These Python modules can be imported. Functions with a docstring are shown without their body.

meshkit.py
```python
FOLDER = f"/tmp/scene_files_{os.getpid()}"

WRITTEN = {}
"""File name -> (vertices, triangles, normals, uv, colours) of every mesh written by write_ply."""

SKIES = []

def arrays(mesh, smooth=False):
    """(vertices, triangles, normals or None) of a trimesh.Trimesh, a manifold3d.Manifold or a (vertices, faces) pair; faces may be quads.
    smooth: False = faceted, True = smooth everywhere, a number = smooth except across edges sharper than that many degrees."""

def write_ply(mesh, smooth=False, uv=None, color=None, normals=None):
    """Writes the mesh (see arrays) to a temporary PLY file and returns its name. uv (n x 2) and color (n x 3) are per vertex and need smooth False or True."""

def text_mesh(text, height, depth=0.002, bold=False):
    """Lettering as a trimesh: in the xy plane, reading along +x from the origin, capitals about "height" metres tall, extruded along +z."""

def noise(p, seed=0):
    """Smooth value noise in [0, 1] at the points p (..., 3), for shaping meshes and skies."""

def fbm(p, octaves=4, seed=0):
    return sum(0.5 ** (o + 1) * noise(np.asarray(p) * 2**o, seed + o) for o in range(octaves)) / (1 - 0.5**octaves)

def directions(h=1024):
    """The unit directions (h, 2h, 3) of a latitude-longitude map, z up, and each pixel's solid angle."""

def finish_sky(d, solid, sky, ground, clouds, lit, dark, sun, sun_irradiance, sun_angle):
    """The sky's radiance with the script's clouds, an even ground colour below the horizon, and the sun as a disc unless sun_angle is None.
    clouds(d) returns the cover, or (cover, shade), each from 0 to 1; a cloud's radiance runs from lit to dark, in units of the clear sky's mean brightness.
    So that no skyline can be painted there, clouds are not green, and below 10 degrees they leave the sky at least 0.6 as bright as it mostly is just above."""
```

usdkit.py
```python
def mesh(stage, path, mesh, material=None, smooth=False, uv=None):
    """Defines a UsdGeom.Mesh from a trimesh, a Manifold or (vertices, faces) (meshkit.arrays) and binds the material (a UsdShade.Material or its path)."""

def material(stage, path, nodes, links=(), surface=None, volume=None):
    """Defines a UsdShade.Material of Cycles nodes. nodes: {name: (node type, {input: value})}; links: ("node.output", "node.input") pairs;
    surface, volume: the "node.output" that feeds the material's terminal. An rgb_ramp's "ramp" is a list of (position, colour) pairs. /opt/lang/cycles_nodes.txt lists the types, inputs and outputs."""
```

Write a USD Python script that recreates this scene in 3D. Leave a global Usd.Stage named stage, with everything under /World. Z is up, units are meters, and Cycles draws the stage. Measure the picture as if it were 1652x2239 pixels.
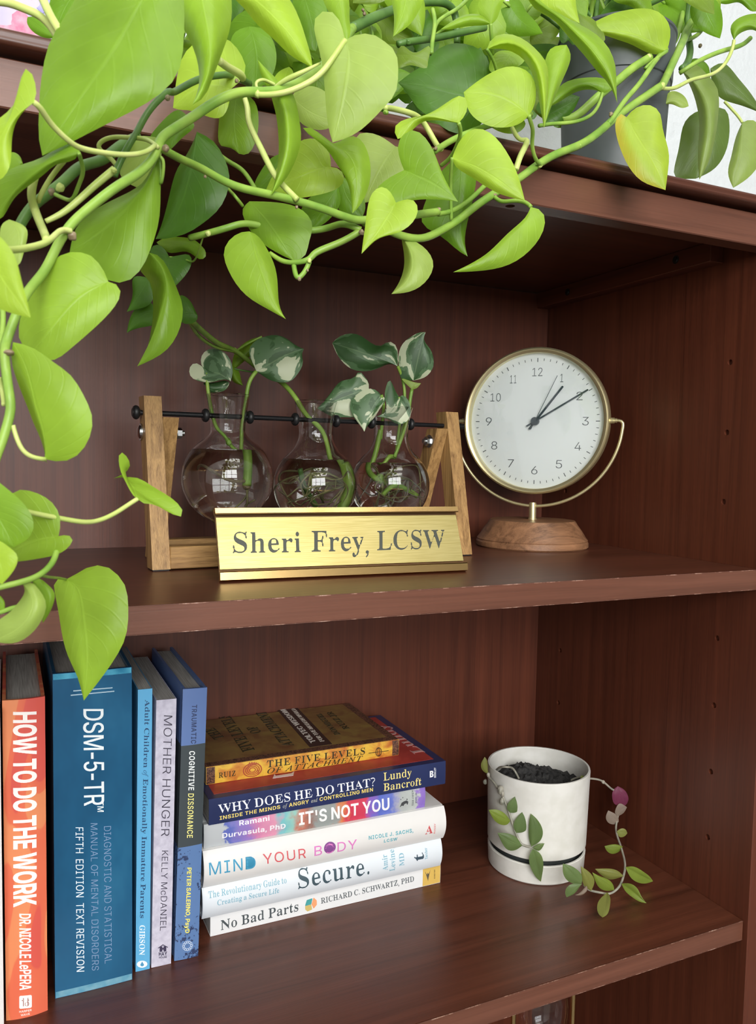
import math, random, glob
import numpy as np, trimesh, manifold3d, usdkit, meshkit
from pxr import Usd, UsdGeom, UsdLux, UsdShade, Gf, Sdf
from scipy.interpolate import CubicSpline
import shapely
from shapely import affinity
from shapely.ops import unary_union

random.seed(7); rng = np.random.default_rng(7)
stage = Usd.Stage.CreateInMemory()
UsdGeom.SetStageUpAxis(stage, UsdGeom.Tokens.z); UsdGeom.SetStageMetersPerUnit(stage, 1.0)
UsdGeom.Xform.Define(stage, '/World'); UsdGeom.Scope.Define(stage, '/World/Looks')

# ------------------------------------------------------------------ camera, light, exposure
Z0 = 0.85                                   # height of the lower shelf top above the floor
IW, IH = 1652, 2239
CAM = np.array([-0.61242, -0.49966, 0.41828])   # in shelf coordinates (z = 0 on the lower shelf)
FPX = 1746.62
YAW, PITCH, ROLL = .43598, -.06573, .01859
_f = np.array([math.sin(YAW)*math.cos(PITCH), math.cos(YAW)*math.cos(PITCH), math.sin(PITCH)])
_r = np.array([math.cos(YAW), -math.sin(YAW), 0.]); _u = np.cross(_r, _f)
RT = math.cos(ROLL)*_r + math.sin(ROLL)*_u; UP = -math.sin(ROLL)*_r + math.cos(ROLL)*_u; FW = _f
cam = UsdGeom.Camera.Define(stage, '/World/camera')
m4 = Gf.Matrix4d(1)
for i, row in enumerate((RT, UP, -FW)): m4.SetRow(i, Gf.Vec4d(*map(float, row), 0))
m4.SetRow(3, Gf.Vec4d(float(CAM[0]), float(CAM[1]), float(CAM[2] + Z0), 1))
cam.AddTransformOp().Set(m4)
cam.CreateFocalLengthAttr(FPX/IW*36.0); cam.CreateHorizontalApertureAttr(36.0); cam.CreateVerticalApertureAttr(36.0*IH/IW)
cam.CreateClippingRangeAttr(Gf.Vec2f(.01, 100))
cam.CreateFStopAttr(42.0); cam.CreateFocusDistanceAttr(.64)
cam.CreateExposureAttr(-1.25)

def rect_light(name, loc, rx, rz, w, h, inten, col):
    l = UsdLux.RectLight.Define(stage, '/World/' + name)
    l.CreateWidthAttr(w); l.CreateHeightAttr(h); l.CreateIntensityAttr(inten); l.CreateColorAttr(Gf.Vec3f(*col))
    x = UsdGeom.Xformable(l.GetPrim()); x.AddTranslateOp().Set(Gf.Vec3d(*loc)); x.AddRotateZOp().Set(rz); x.AddRotateXOp().Set(rx)
    return l
dome = UsdLux.DomeLight.Define(stage, '/World/sky_light'); dome.CreateIntensityAttr(1.0); dome.CreateColorAttr(Gf.Vec3f(.62, .80, 1.0))
rect_light('window_light', (-0.95, -2.62, 1.90), 90, 0, 1.9, 1.05, 34.0, (1.0, .98, .95))     # daylight in the window opening
rect_light('ceiling_lamp_light', (-0.35, -1.0, 2.585), 0, 0, 1.15, .55, 14.0, (1.0, .97, .90))
rect_light('ceiling_lamp_light_001', (-0.35, -2.0, 2.585), 0, 0, 1.15, .55, 9.0, (1.0, .97, .90))

# ------------------------------------------------------------------ helpers
def ray(px, py): return FW + (px - IW/2)/FPX*RT - (py - IH/2)/FPX*UP
def at(px, py, x=None, y=None, z=None, d=None):
    """the point of the place where the line of sight of a pixel meets a plane (or lies at axial depth d)"""
    v = ray(px, py)
    t = d if d is not None else (x - CAM[0])/v[0] if x is not None else (y - CAM[1])/v[1] if y is not None else (z - CAM[2])/v[2]
    return CAM + t*v
def depth(p): return float((np.asarray(p) - CAM) @ FW)

_names = {}
def numbered(parent, name):
    k = _names.get((parent, name), 0); _names[(parent, name)] = k + 1
    return name if k == 0 else f'{name}_{k:03d}'
BASE = {}
def thing(name, label, cat, base=(0, 0, 0), group=None, kind=None):
    n = numbered('/World', name); p = '/World/' + n
    x = UsdGeom.Xform.Define(stage, p); x.AddTranslateOp().Set(Gf.Vec3d(float(base[0]), float(base[1]), float(base[2] + Z0)))
    tag(x.GetPrim(), label, cat, group, kind); BASE[p] = np.array(base, float)
    return p
def tag(o, label=None, cat=None, group=None, kind=None):
    for k, v in (('label', label), ('category', cat), ('group', group), ('kind', kind)):
        if v: o.SetCustomDataByKey(k, v)
def part(parent, name, mesh, mat, smooth=35, uv=None, label=None, kind=None):
    n = numbered(parent, name); p = parent + '/' + n
    base = BASE[parent]; BASE[p] = base
    if isinstance(mesh, (tuple, list)): mesh = trimesh.Trimesh(np.asarray(mesh[0], float), np.asarray(mesh[1]), process=False)
    if hasattr(mesh, 'to_mesh'):
        q = mesh.to_mesh(); mesh = trimesh.Trimesh(q.vert_properties[:, :3], q.tri_verts, process=False)
    mesh = trimesh.Trimesh(np.asarray(mesh.vertices) - base, mesh.faces, process=False)
    usdkit.mesh(stage, p, mesh, mat, smooth=smooth, uv=uv)
    tag(stage.GetPrimAtPath(p), label=label, kind=kind)
    return p
def struct(name, mesh, mat, smooth=False):
    p = '/World/' + name
    mesh = trimesh.Trimesh(np.asarray(mesh.vertices) + [0, 0, Z0], mesh.faces, process=False)
    usdkit.mesh(stage, p, mesh, mat, smooth=smooth)
    tag(stage.GetPrimAtPath(p), kind='structure', cat=name.split('_')[0], label=STRUCT_LABEL.get(name))
STRUCT_LABEL = {'wall_back': 'white textured wall behind the bookcase', 'floor': 'grey carpet floor of the room'}

def box(a, b, bev=0.0):
    a, b = np.minimum(a, b).astype(float), np.maximum(a, b).astype(float)
    if bev <= 0:
        m = trimesh.creation.box(extents=b - a); m.apply_translation((a + b)/2); return m
    pts = []
    for sx in (0, 1):
        for sy in (0, 1):
            for sz in (0, 1):
                c = np.where([sx, sy, sz], b, a); s = np.where([sx, sy, sz], -1, 1)*bev
                for ax in range(3):
                    q = c + s; q[ax] = c[ax]; pts.append(q)
    return trimesh.convex.convex_hull(np.array(pts))
def cat(*ms): return trimesh.util.concatenate([m for m in ms])
def man(m): return manifold3d.Manifold(manifold3d.Mesh(np.asarray(m.vertices, np.float32), np.asarray(m.faces, np.uint32)))
def cyl(p, q, r, n=24):
    p, q = np.asarray(p, float), np.asarray(q, float)
    return trimesh.creation.cylinder(radius=r, segment=np.array([p, q]), sections=n)
def lathe(prof, loc=(0, 0, 0), n=64):
    m = trimesh.creation.revolve(np.array(prof, float), sections=n); m.fix_normals(); m.apply_translation(loc); return m
def spl(pts, n, pw=.6):
    p = np.asarray(pts, float)
    if len(p) == 2: return p[0] + np.linspace(0, 1, n)[:, None]*(p[1] - p[0])
    t = np.r_[0, np.cumsum(np.maximum(np.linalg.norm(np.diff(p, axis=0), axis=1), 1e-9)**pw)]
    c = CubicSpline(t, p, bc_type='natural'); s = np.linspace(0, t[-1], 12*len(p)); q = c(s)
    l = np.r_[0, np.cumsum(np.linalg.norm(np.diff(q, axis=0), axis=1))]
    u = np.linspace(0, l[-1], n)
    return np.stack([np.interp(u, l, q[:, k]) for k in range(p.shape[1])], 1)
def tube(path, r, n=None, k=8, smooth_path=True):
    """round stem along a 3-D path; r is one radius or one per path point"""
    path = np.asarray(path, float)
    n = n or max(6, 6*len(path))
    r = np.full(len(path), r) if np.ndim(r) == 0 else np.asarray(r, float)
    q = spl(np.c_[path, r*1.0], n) if smooth_path else np.c_[path, r]
    c, rr = q[:, :3], np.maximum(q[:, 3], 1e-5)
    t = np.gradient(c, axis=0); t /= np.linalg.norm(t, axis=1)[:, None]
    a = np.cross(t[0], [0, 0, 1.]); a = a if np.linalg.norm(a) > 1e-3 else np.cross(t[0], [1., 0, 0]); a /= np.linalg.norm(a)
    V = []
    for i in range(len(c)):
        a = a - t[i]*(a @ t[i]); a /= np.linalg.norm(a); b = np.cross(t[i], a)
        for j in range(k):
            w = 2*math.pi*j/k; V.append(c[i] + rr[i]*(math.cos(w)*a + math.sin(w)*b))
    F = []
    for i in range(len(c) - 1):
        for j in range(k):
            A, B = i*k + j, i*k + (j + 1) % k
            F += [[A, B, B + k], [A, B + k, A + k]]
    V += [c[0], c[-1]]; e = len(c)*k
    for j in range(k):
        F += [[e, (j + 1) % k, j], [e + 1, (len(c) - 1)*k + j, (len(c) - 1)*k + (j + 1) % k]]
    return trimesh.Trimesh(np.array(V), np.array(F), process=False)
def prism(poly2d, axis, a, b):
    """extrudes a polygon; axis 'x': poly in (y,z); 'y': poly in (x,z); 'z': poly in (x,y)"""
    m = trimesh.creation.extrude_polygon(shapely.Polygon(poly2d), b - a, engine='earcut')
    v = np.array(m.vertices); h = v[:, 2] + a
    v = {'x': np.c_[h, v[:, 0], v[:, 1]], 'y': np.c_[v[:, 0], h, v[:, 1]], 'z': np.c_[v[:, 0], v[:, 1], h]}[axis]
    m = trimesh.Trimesh(v, m.faces, process=False); m.fix_normals(); return m

# ------------------------------------------------------------------ materials
def mat(name, nodes, links, surface='p.BSDF'): return usdkit.material(stage, '/World/Looks/' + name, nodes, links, surface=surface)
def plain(name, col, rough=.5, metal=0., **kw):
    return mat(name, {'p': ('principled_bsdf', {'base_color': col, 'roughness': rough, 'metallic': metal, **kw})}, [])
def srgb(r, g, b): return tuple((c/255/12.92 if c/255 <= .04045 else ((c/255 + .055)/1.055)**2.4) for c in (r, g, b))
def wood(name, grain, dark, light, scale=1.0, rough=.46, coat=.18, bump=.08, strong=1.0):
    """stained wood; the grain runs along the axis 'grain'"""
    g = {'x': (2.2, 60, 60), 'y': (60, 2.2, 60), 'z': (95, 95, 2.2)}[grain]
    f = {'x': (10, 700, 700), 'y': (700, 10, 700), 'z': (700, 700, 10)}[grain]
    mid = tuple((a + b)/2 for a, b in zip(dark, light))
    return mat(name, {
        'g': ('geometry', {}), 'm1': ('mapping', {'scale': tuple(v*scale for v in g)}), 'm2': ('mapping', {'scale': tuple(v*scale for v in f)}),
        'n1': ('noise_texture', {'scale': 1.0, 'detail': 5.0, 'roughness': .6, 'distortion': .9}), 'n2': ('noise_texture', {'scale': 1.0, 'detail': 2.0}),
        'mx': ('math', {'math_type': 'multiply_add', 'value2': .25}), 'sc': ('math', {'math_type': 'multiply', 'value2': .82}),
        'r': ('rgb_ramp', {'ramp': [(.30, dark), (.52, mid), (.78, light)]}),
        'b': ('bump', {'strength': bump, 'distance': .0006}),
        'p': ('principled_bsdf', {'roughness': rough, 'specular_ior_level': .42, 'coat_weight': coat, 'coat_roughness': .36})},
        [('g.position', 'm1.vector'), ('g.position', 'm2.vector'), ('m1.vector', 'n1.vector'), ('m2.vector', 'n2.vector'),
         ('n1.fac', 'sc.value1'), ('n2.fac', 'mx.value1'), ('sc.value', 'mx.value3'), ('mx.value', 'r.fac'), ('r.color', 'p.base_color'), ('n2.fac', 'b.height'), ('b.normal', 'p.normal')])
W_D, W_L = (.062, .0145, .0065), (.140, .036, .0160)
wood_z = wood('cherry_wood_upright_grain', 'z', W_D, W_L)
wood_x = wood('cherry_wood_long_grain', 'x', (.042, .012, .006), (.125, .037, .019), rough=.36, coat=.12)
wood_y = wood('cherry_wood_cross_grain', 'y', W_D, W_L)
wood_edge_lit = wood('cherry_wood_edge_lit', 'x', (.085, .030, .017), (.165, .062, .037), rough=.40)  # edging browner than the boards; the light it faces is put into the colour
worn = mat('worn_edge', {'g': ('geometry', {}), 'm': ('mapping', {'scale': (70, 1, 1)}), 'n': ('noise_texture', {'scale': 1.0, 'detail': 6.0, 'roughness': .7}), 'r': ('rgb_ramp', {'ramp': [(.50, (.12, .045, .028)), (.60, (.34, .19, .14)), (.72, (.60, .46, .40))]}), 'p': ('principled_bsdf', {'roughness': .6})}, [('g.position', 'm.vector'), ('m.vector', 'n.vector'), ('n.fac', 'r.fac'), ('r.color', 'p.base_color')])
dark_hole = plain('dark_hole', (.01, .006, .004), .8)
screw_mat = plain('screw_black', (.05, .05, .05), .3, .8)
pine = wood('stained_pine', 'z', srgb(100, 66, 34), srgb(204, 162, 104), scale=2.0, rough=.5, coat=.1, bump=.25)
pine_x = wood('stained_pine_rail', 'x', srgb(100, 66, 34), srgb(198, 156, 98), scale=2.0, rough=.5, coat=.1, bump=.25)
walnut = wood('walnut', 'x', srgb(66, 42, 28), srgb(168, 122, 88), scale=1.5, rough=.42, coat=.15, bump=.1)
stucco = mat('white_stucco', {'g': ('geometry', {}), 'n': ('noise_texture', {'scale': 90.0, 'detail': 4.0}), 'b': ('bump', {'strength': .5, 'distance': .004}),
    'p': ('principled_bsdf', {'base_color': (.72, .76, .78), 'roughness': .85})}, [('g.position', 'n.vector'), ('n.fac', 'b.height'), ('b.normal', 'p.normal')])
paint = plain('room_paint', (.50, .49, .47), .8)
ceil_paint = plain('ceiling_paint', (.80, .79, .76), .85)
carpet = mat('carpet', {'g': ('geometry', {}), 'n': ('noise_texture', {'scale': 300.0}), 'r': ('rgb_ramp', {'ramp': [(.3, (.10, .10, .11)), (.7, (.20, .20, .21))]}), 'p': ('principled_bsdf', {'roughness': .95})},
    [('g.position', 'n.vector'), ('n.fac', 'r.fac'), ('r.color', 'p.base_color')])
white_metal = plain('white_frame', (.75, .75, .74), .4)
gold = plain('brass', srgb(226, 190, 128), .22, 1.0)
gold_soft = plain('champagne_gold', srgb(232, 220, 172), .36, .82)
steel = plain('zinc_steel', (.62, .64, .66), .25, 1.0)
rubber = plain('black_rubber', (.012, .012, .013), .45)
black_rod = plain('black_rod', (.014, .014, .016), .35, .3)
glass = plain('clear_glass', (1, 1, 1), .0, transmission_weight=1.0, ior=1.45)
water = plain('water', (.97, .98, .95), .0, transmission_weight=1.0, ior=1.33)
paper = mat('page_edges', {'g': ('geometry', {}), 'm': ('mapping', {'scale': (1500, 30, 1500)}), 'n': ('noise_texture', {'scale': 1.0}), 'r': ('rgb_ramp', {'ramp': [(.3, (.30, .28, .25)), (.7, (.50, .48, .44))]}), 'p': ('principled_bsdf', {'roughness': .9})},
    [('g.position', 'm.vector'), ('m.vector', 'n.vector'), ('n.fac', 'r.fac'), ('r.color', 'p.base_color')])
INK = {}
def ink(col, rough=.5, metal=0.):
    k = tuple(col) + (rough, metal)
    if k not in INK: INK[k] = plain('ink_%02d' % len(INK), srgb(*col), rough, metal)
    return INK[k]

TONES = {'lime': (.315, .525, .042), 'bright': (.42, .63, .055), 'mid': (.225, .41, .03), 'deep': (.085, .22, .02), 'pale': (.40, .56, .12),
         'yellow': (.46, .62, .035), 'turning': (.42, .60, .05), 'green': (.165, .35, .02), 'olive': (.21, .33, .035), 'darkwall': (.12, .20, .045), 'palewall': (.28, .40, .10)}
def leaf_mat(name, c, sheen=.35, edge=None):
    light = tuple(min(1, v*1.28 + .02) for v in c); dark = tuple(v*.80 for v in c)
    tr = tuple(min(1, v*1.15) for v in (c[0]*1.15, c[1], c[2]*.6))
    return mat(name, {
        't': ('texture_coordinate', {}), 's': ('separate_xyz', {}), 'au': ('math', {'math_type': 'absolute'}),
        'k': ('math', {'math_type': 'multiply_add', 'value2': 8.0}), 'kk': ('math', {'math_type': 'multiply', 'value2': -3.2}),
        'fr': ('math', {'math_type': 'fraction'}), 'd': ('math', {'math_type': 'subtract', 'value2': .5}), 'ad': ('math', {'math_type': 'absolute'}),
        'vein': ('map_range', {'from_min': 0.0, 'from_max': .10, 'to_min': .30, 'to_max': 0.0, 'clamp': True}),
        'rib': ('map_range', {'from_min': .012, 'from_max': .05, 'to_min': .75, 'to_max': 0.0, 'clamp': True}),
        'mxv': ('math', {'math_type': 'maximum'}),
        'g': ('geometry', {}), 'n': ('noise_texture', {'scale': 45.0, 'detail': 3.0}), 'r': ('rgb_ramp', {'ramp': [(.3, dark), (.7, tuple(v*1.08 for v in c))]}),
        'c': ('mix', {'mix_type': 'mix', 'color2': light}), 'vf': ('math', {'math_type': 'multiply', 'value2': .40}),
        'ed': ('map_range', {'from_min': .35, 'from_max': .85, 'to_min': 0.0, 'to_max': 1.6 if edge else 0.0, 'clamp': True}), 'ne': ('noise_texture', {'scale': 70.0}), 'em': ('math', {'math_type': 'multiply', 'use_clamp': True}), 'ce': ('mix', {'mix_type': 'mix', 'color2': edge or c}),
        'nq': ('noise_texture', {'scale': 190.0, 'detail': 2.0}), 'hq': ('math', {'math_type': 'multiply_add', 'value2': .9}),
        'b': ('bump', {'strength': .22, 'distance': .0008, 'invert': True}),
        'p': ('principled_bsdf', {'roughness': .36, 'specular_ior_level': sheen}), 'tl': ('translucent_bsdf', {'color': tr}), 'mc': ('mix_closure', {'fac': .40})},
        [('t.UV', 's.vector'), ('s.x', 'au.value1'), ('s.y', 'k.value1'), ('au.value', 'kk.value1'), ('kk.value', 'k.value3'), ('k.value', 'fr.value1'),
         ('fr.value', 'd.value1'), ('d.value', 'ad.value1'), ('ad.value', 'vein.value'), ('au.value', 'rib.value'), ('s.x', 'ed.value'), ('g.position', 'ne.vector'), ('ne.fac', 'em.value1'), ('ed.result', 'em.value2'), ('r.color', 'ce.color1'), ('em.value', 'ce.fac'), ('vein.result', 'mxv.value1'), ('rib.result', 'mxv.value2'),
         ('g.position', 'n.vector'), ('n.fac', 'r.fac'), ('ce.color', 'c.color1'), ('mxv.value', 'vf.value1'), ('vf.value', 'c.fac'), ('c.color', 'p.base_color'),
         ('g.position', 'nq.vector'), ('nq.fac', 'hq.value1'), ('mxv.value', 'hq.value3'), ('hq.value', 'b.height'), ('b.normal', 'p.normal'), ('p.BSDF', 'mc.closure1'), ('tl.BSDF', 'mc.closure2')], surface='mc.closure')
LEAF = {k: leaf_mat('leaf_' + k, c, edge=(.62, .52, .06) if k == 'turning' else None) for k, c in TONES.items()}
def vari_mat(name, loc, thr=.55):
    """variegated leaf: dark green, grey green and cream patches"""
    return mat(name, {
        't': ('texture_coordinate', {}), 'm': ('mapping', {'scale': (1.1, 1.9, 1), 'location': loc}), 'n': ('noise_texture', {'scale': 1.15, 'detail': 4.0, 'roughness': .45, 'distortion': .5}),
        'r': ('rgb_ramp', {'ramp': [(0, (.040, .105, .030)), (thr - .09, (.040, .105, .030)), (thr - .08, (.095, .19, .078)), (thr, (.095, .19, .078)), (thr + .012, (.58, .64, .42)), (1, (.66, .70, .50))]}),
        's': ('separate_xyz', {}), 'au': ('math', {'math_type': 'absolute'}), 'rib': ('map_range', {'from_min': .01, 'from_max': .045, 'to_min': .5, 'to_max': 0.0, 'clamp': True}),
        'c': ('mix', {'mix_type': 'mix', 'color2': (.22, .34, .15)}),
        'p': ('principled_bsdf', {'roughness': .42}), 'tl': ('translucent_bsdf', {'color': (.15, .3, .05)}), 'mc': ('mix_closure', {'fac': .12})},
        [('t.UV', 'm.vector'), ('m.vector', 'n.vector'), ('n.fac', 'r.fac'), ('t.UV', 's.vector'), ('s.x', 'au.value1'), ('au.value', 'rib.value'), ('rib.result', 'c.fac'),
         ('r.color', 'c.color1'), ('c.color', 'p.base_color'), ('p.BSDF', 'mc.closure1'), ('tl.BSDF', 'mc.closure2')], surface='mc.closure')
def stem_mat(name, a, b, sc=60):
    return mat(name, {'g': ('geometry', {}), 'n': ('noise_texture', {'scale': float(sc), 'detail': 3.0}), 'r': ('rgb_ramp', {'ramp': [(.3, a), (.7, b)]}), 'p': ('principled_bsdf', {'roughness': .42})},
        [('g.position', 'n.vector'), ('n.fac', 'r.fac'), ('r.color', 'p.base_color')])
STEM = {'green': stem_mat('stem_green', (.17, .33, .04), (.33, .50, .08)), 'pale': stem_mat('stem_pale', (.45, .56, .13), (.62, .68, .24)),
        'dark': stem_mat('stem_dark', (.055, .14, .025), (.12, .24, .05)), 'brown': stem_mat('stem_brown', (.16, .11, .06), (.36, .29, .17), 200),
        'grey': stem_mat('stem_grey', (.22, .22, .18), (.36, .33, .27), 150), 'root': stem_mat('root', (.16, .15, .06), (.34, .32, .14), 120)}

# ------------------------------------------------------------------ leaves
def leaf_mesh(mid, A, B, y, dt=0., cup=(1, 1), n=18, m=5, wscale=.38, z=None, cam_y=None):
    """a leaf blade from its midrib (base to tip) and its two margins; y is the plane of its base; margins droop back by cup"""
    base = at(*mid[0], y=y) if z is None else at(*mid[0], z=z); d0 = depth(base)
    M = spl(mid, n); s = np.linspace(0, 1, n)
    L = np.linalg.norm(np.diff(M, axis=0), axis=1).sum()*d0/FPX
    dm = d0 + dt*s - .05*L*np.sin(np.pi*s)
    V, UV = [], []
    cols = np.r_[np.linspace(-1, 0, m + 1)[:-1], np.linspace(0, 1, m + 1)]
    E = {}
    for sg, pts, c in ((-1, A, cup[0]), (1, B, cup[1])):
        e = spl([mid[0]] + list(pts) + [mid[-1]], n)
        w = np.linalg.norm(e - M, axis=1)*d0/FPX
        Wt = wscale*L*np.sin(np.pi*np.clip(s, 0, 1)**.75)
        E[sg] = (e, c*.85*np.sqrt(np.maximum(Wt**2 - w**2, (.12*L*np.sin(np.pi*s))**2)))
    for i in range(n):
        for c in cols:
            e, dz = E[-1 if c < 0 else 1]; a = abs(c)
            px = M[i] + (e[i] - M[i])*a
            d = dm[i] + dz[i]*a**1.4 - .022*L*math.sin(math.pi*a)*math.sin(math.pi*s[i])
            V.append(CAM + d*ray(*px)); UV.append((c, s[i]))
    k = len(cols); F = []
    for i in range(n - 1):
        for j in range(k - 1):
            a = i*k + j; F += [[a, a + 1, a + k + 1], [a, a + k + 1, a + k]]
    V = np.array(V); V += (meshkit.noise(V*90, 3)[:, None] - .5)*.012*L*FW
    return trimesh.Trimesh(V, np.array(F), process=False), np.array(UV), base
def add_leaf(parent, mtl, mid, A, B, y, dt=0., cup=(1, 1), pet=None, pw=9, pm='green', label=None, z=None, name='leaf'):
    m, uv, base = leaf_mesh(mid, A, B, y, dt, cup, z=z)
    p = part(parent, name, m, mtl, smooth=True, uv=uv, label=label)
    if pet:                                   # petiole: pixels from the stem to the leaf base, [x, y, depth plane]
        pts = [at(q[0], q[1], y=q[2] if len(q) > 2 else y) for q in pet] + [base]
        d = np.mean([depth(q) for q in pts])
        part(p, 'petiole', tube(pts, pw/2*d/FPX), STEM[pm], smooth=True)
    return p
def vine(parent, pts, w, m, name='vine', k=10):
    P = [at(q[0], q[1], y=q[2]) for q in pts]
    r = [(w if np.ndim(w) == 0 else w[i])*.61*depth(p)/FPX for i, p in enumerate(P)]
    return part(parent, name, tube(P, r, k=k, n=max(10, 7*len(P))), STEM[m], smooth=True), P
def node(vp, px, py, y, w=14, m='brown', h=None):
    c = at(px, py, y=y); r = w/2*depth(c)/FPX
    b = trimesh.creation.icosphere(subdivisions=2, radius=r)
    b.vertices *= (1 + .5*(meshkit.noise(b.vertices/r*1.7 + px, 5)[:, None] - .5)); b.apply_scale([.9, .9, h or 1.0]); b.apply_translation(c)
    return part(vp, 'node', b, STEM[m], smooth=True)

# ------------------------------------------------------------------ lettering
_FD = glob.glob('/opt/blender-*/*/datafiles/fonts')[0]
from PIL import Image, ImageDraw, ImageFont
FS = 150
_fonts, _glyphs = {}, {}
def font(key):
    if key not in _fonts:
        f = {'sans': 'Inter.woff2', 'serif': 'NotoSansMath-Regular.woff2', 'math': 'NotoSansMath-Regular.woff2'}[key.split(':')[0]]
        ft = ImageFont.truetype(_FD + '/' + f, FS)
        if key.startswith('sans:'): ft.set_variation_by_name(key.split(':')[1])
        _fonts[key] = ft
    return _fonts[key]
def _ser(c, it):
    if it: return '\u210e' if c == 'h' else chr(0x1D434 + ord(c) - 65) if 'A' <= c <= 'Z' else chr(0x1D44E + ord(c) - 97) if 'a' <= c <= 'z' else c
    return chr(0x1D400 + ord(c) - 65) if 'A' <= c <= 'Z' else chr(0x1D41A + ord(c) - 97) if 'a' <= c <= 'z' else c
CAP = {}
def glyph(key, c):
    if (key, c) in _glyphs: return _glyphs[(key, c)]
    serif = key.startswith('serif'); ft = font('math' if serif else key)
    ch = _ser(c, 'it' in key) if serif else c
    adv = ft.getlength(ch)
    x0, y0, x1, y1 = ft.getbbox(ch, anchor='ls')
    if c == ' ' or x1 <= x0: g = None
    else:
        im = Image.new('L', (int(x1 - x0) + 8, int(y1 - y0) + 8)); ImageDraw.Draw(im).text((4 - x0, 4 - y0), ch, 255, font=ft, anchor='ls')
        on = np.pad(np.asarray(im) > 127, ((0, 0), (1, 1))).astype(np.int8)
        rows, st = np.nonzero(np.diff(on, axis=1) == 1); en = np.nonzero(np.diff(on, axis=1) == -1)[1]
        g = unary_union(list(shapely.box(st, -rows - 1, en, -rows))).buffer(.75).buffer(-.75).simplify(.7)
        if key == 'serif:thin':              # bold serif glyphs, stems thinned and hairlines kept
            d = 3.6; keep = g
            for q in (-d, -d/2, d/2, d): keep = keep.intersection(affinity.translate(g, q, 0))
            hair = g.difference(keep.buffer(d + 1.0)).buffer(4.2).intersection(g)
            g = unary_union([keep.buffer(.2), hair]).buffer(1.9).buffer(-1.3).simplify(.6)
            if c == ',': g = unary_union([shapely.Point(8, -7).buffer(8.5), shapely.Polygon([(15, -10), (16, -3), (12, -22), (3, -33), (1, -31), (9, -18)]).buffer(1.2)]); x0, y0, adv = 8 + 4, 4, 38
        g = affinity.translate(g, x0 - 4, 4 - y0)
        g = affinity.translate(g, 0, 0)
    _glyphs[(key, c)] = (g, adv); return _glyphs[(key, c)]
def capheight(key):
    if key not in CAP: g, _ = glyph(key, 'H'); CAP[key] = g.bounds[3]
    return CAP[key]
def text_shape(text, key, track=0., squeeze=1.0):
    x, out = 0., []
    for c in text:
        g, adv = glyph(key, c)
        k = {' ': .86, '-': .72}.get(c, 1)
        if g is not None: out.append(affinity.translate(g, x - adv*(1 - k)/2, 0))
        x += adv*squeeze*k + track*FS
    s = unary_union(out); b = s.bounds; h = capheight(key)
    return affinity.affine_transform(s, [1/(b[2] - b[0]), 0, 0, 1/h, -b[0]/(b[2] - b[0]), 0])    # 0..1 wide, capitals 1 tall
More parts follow.
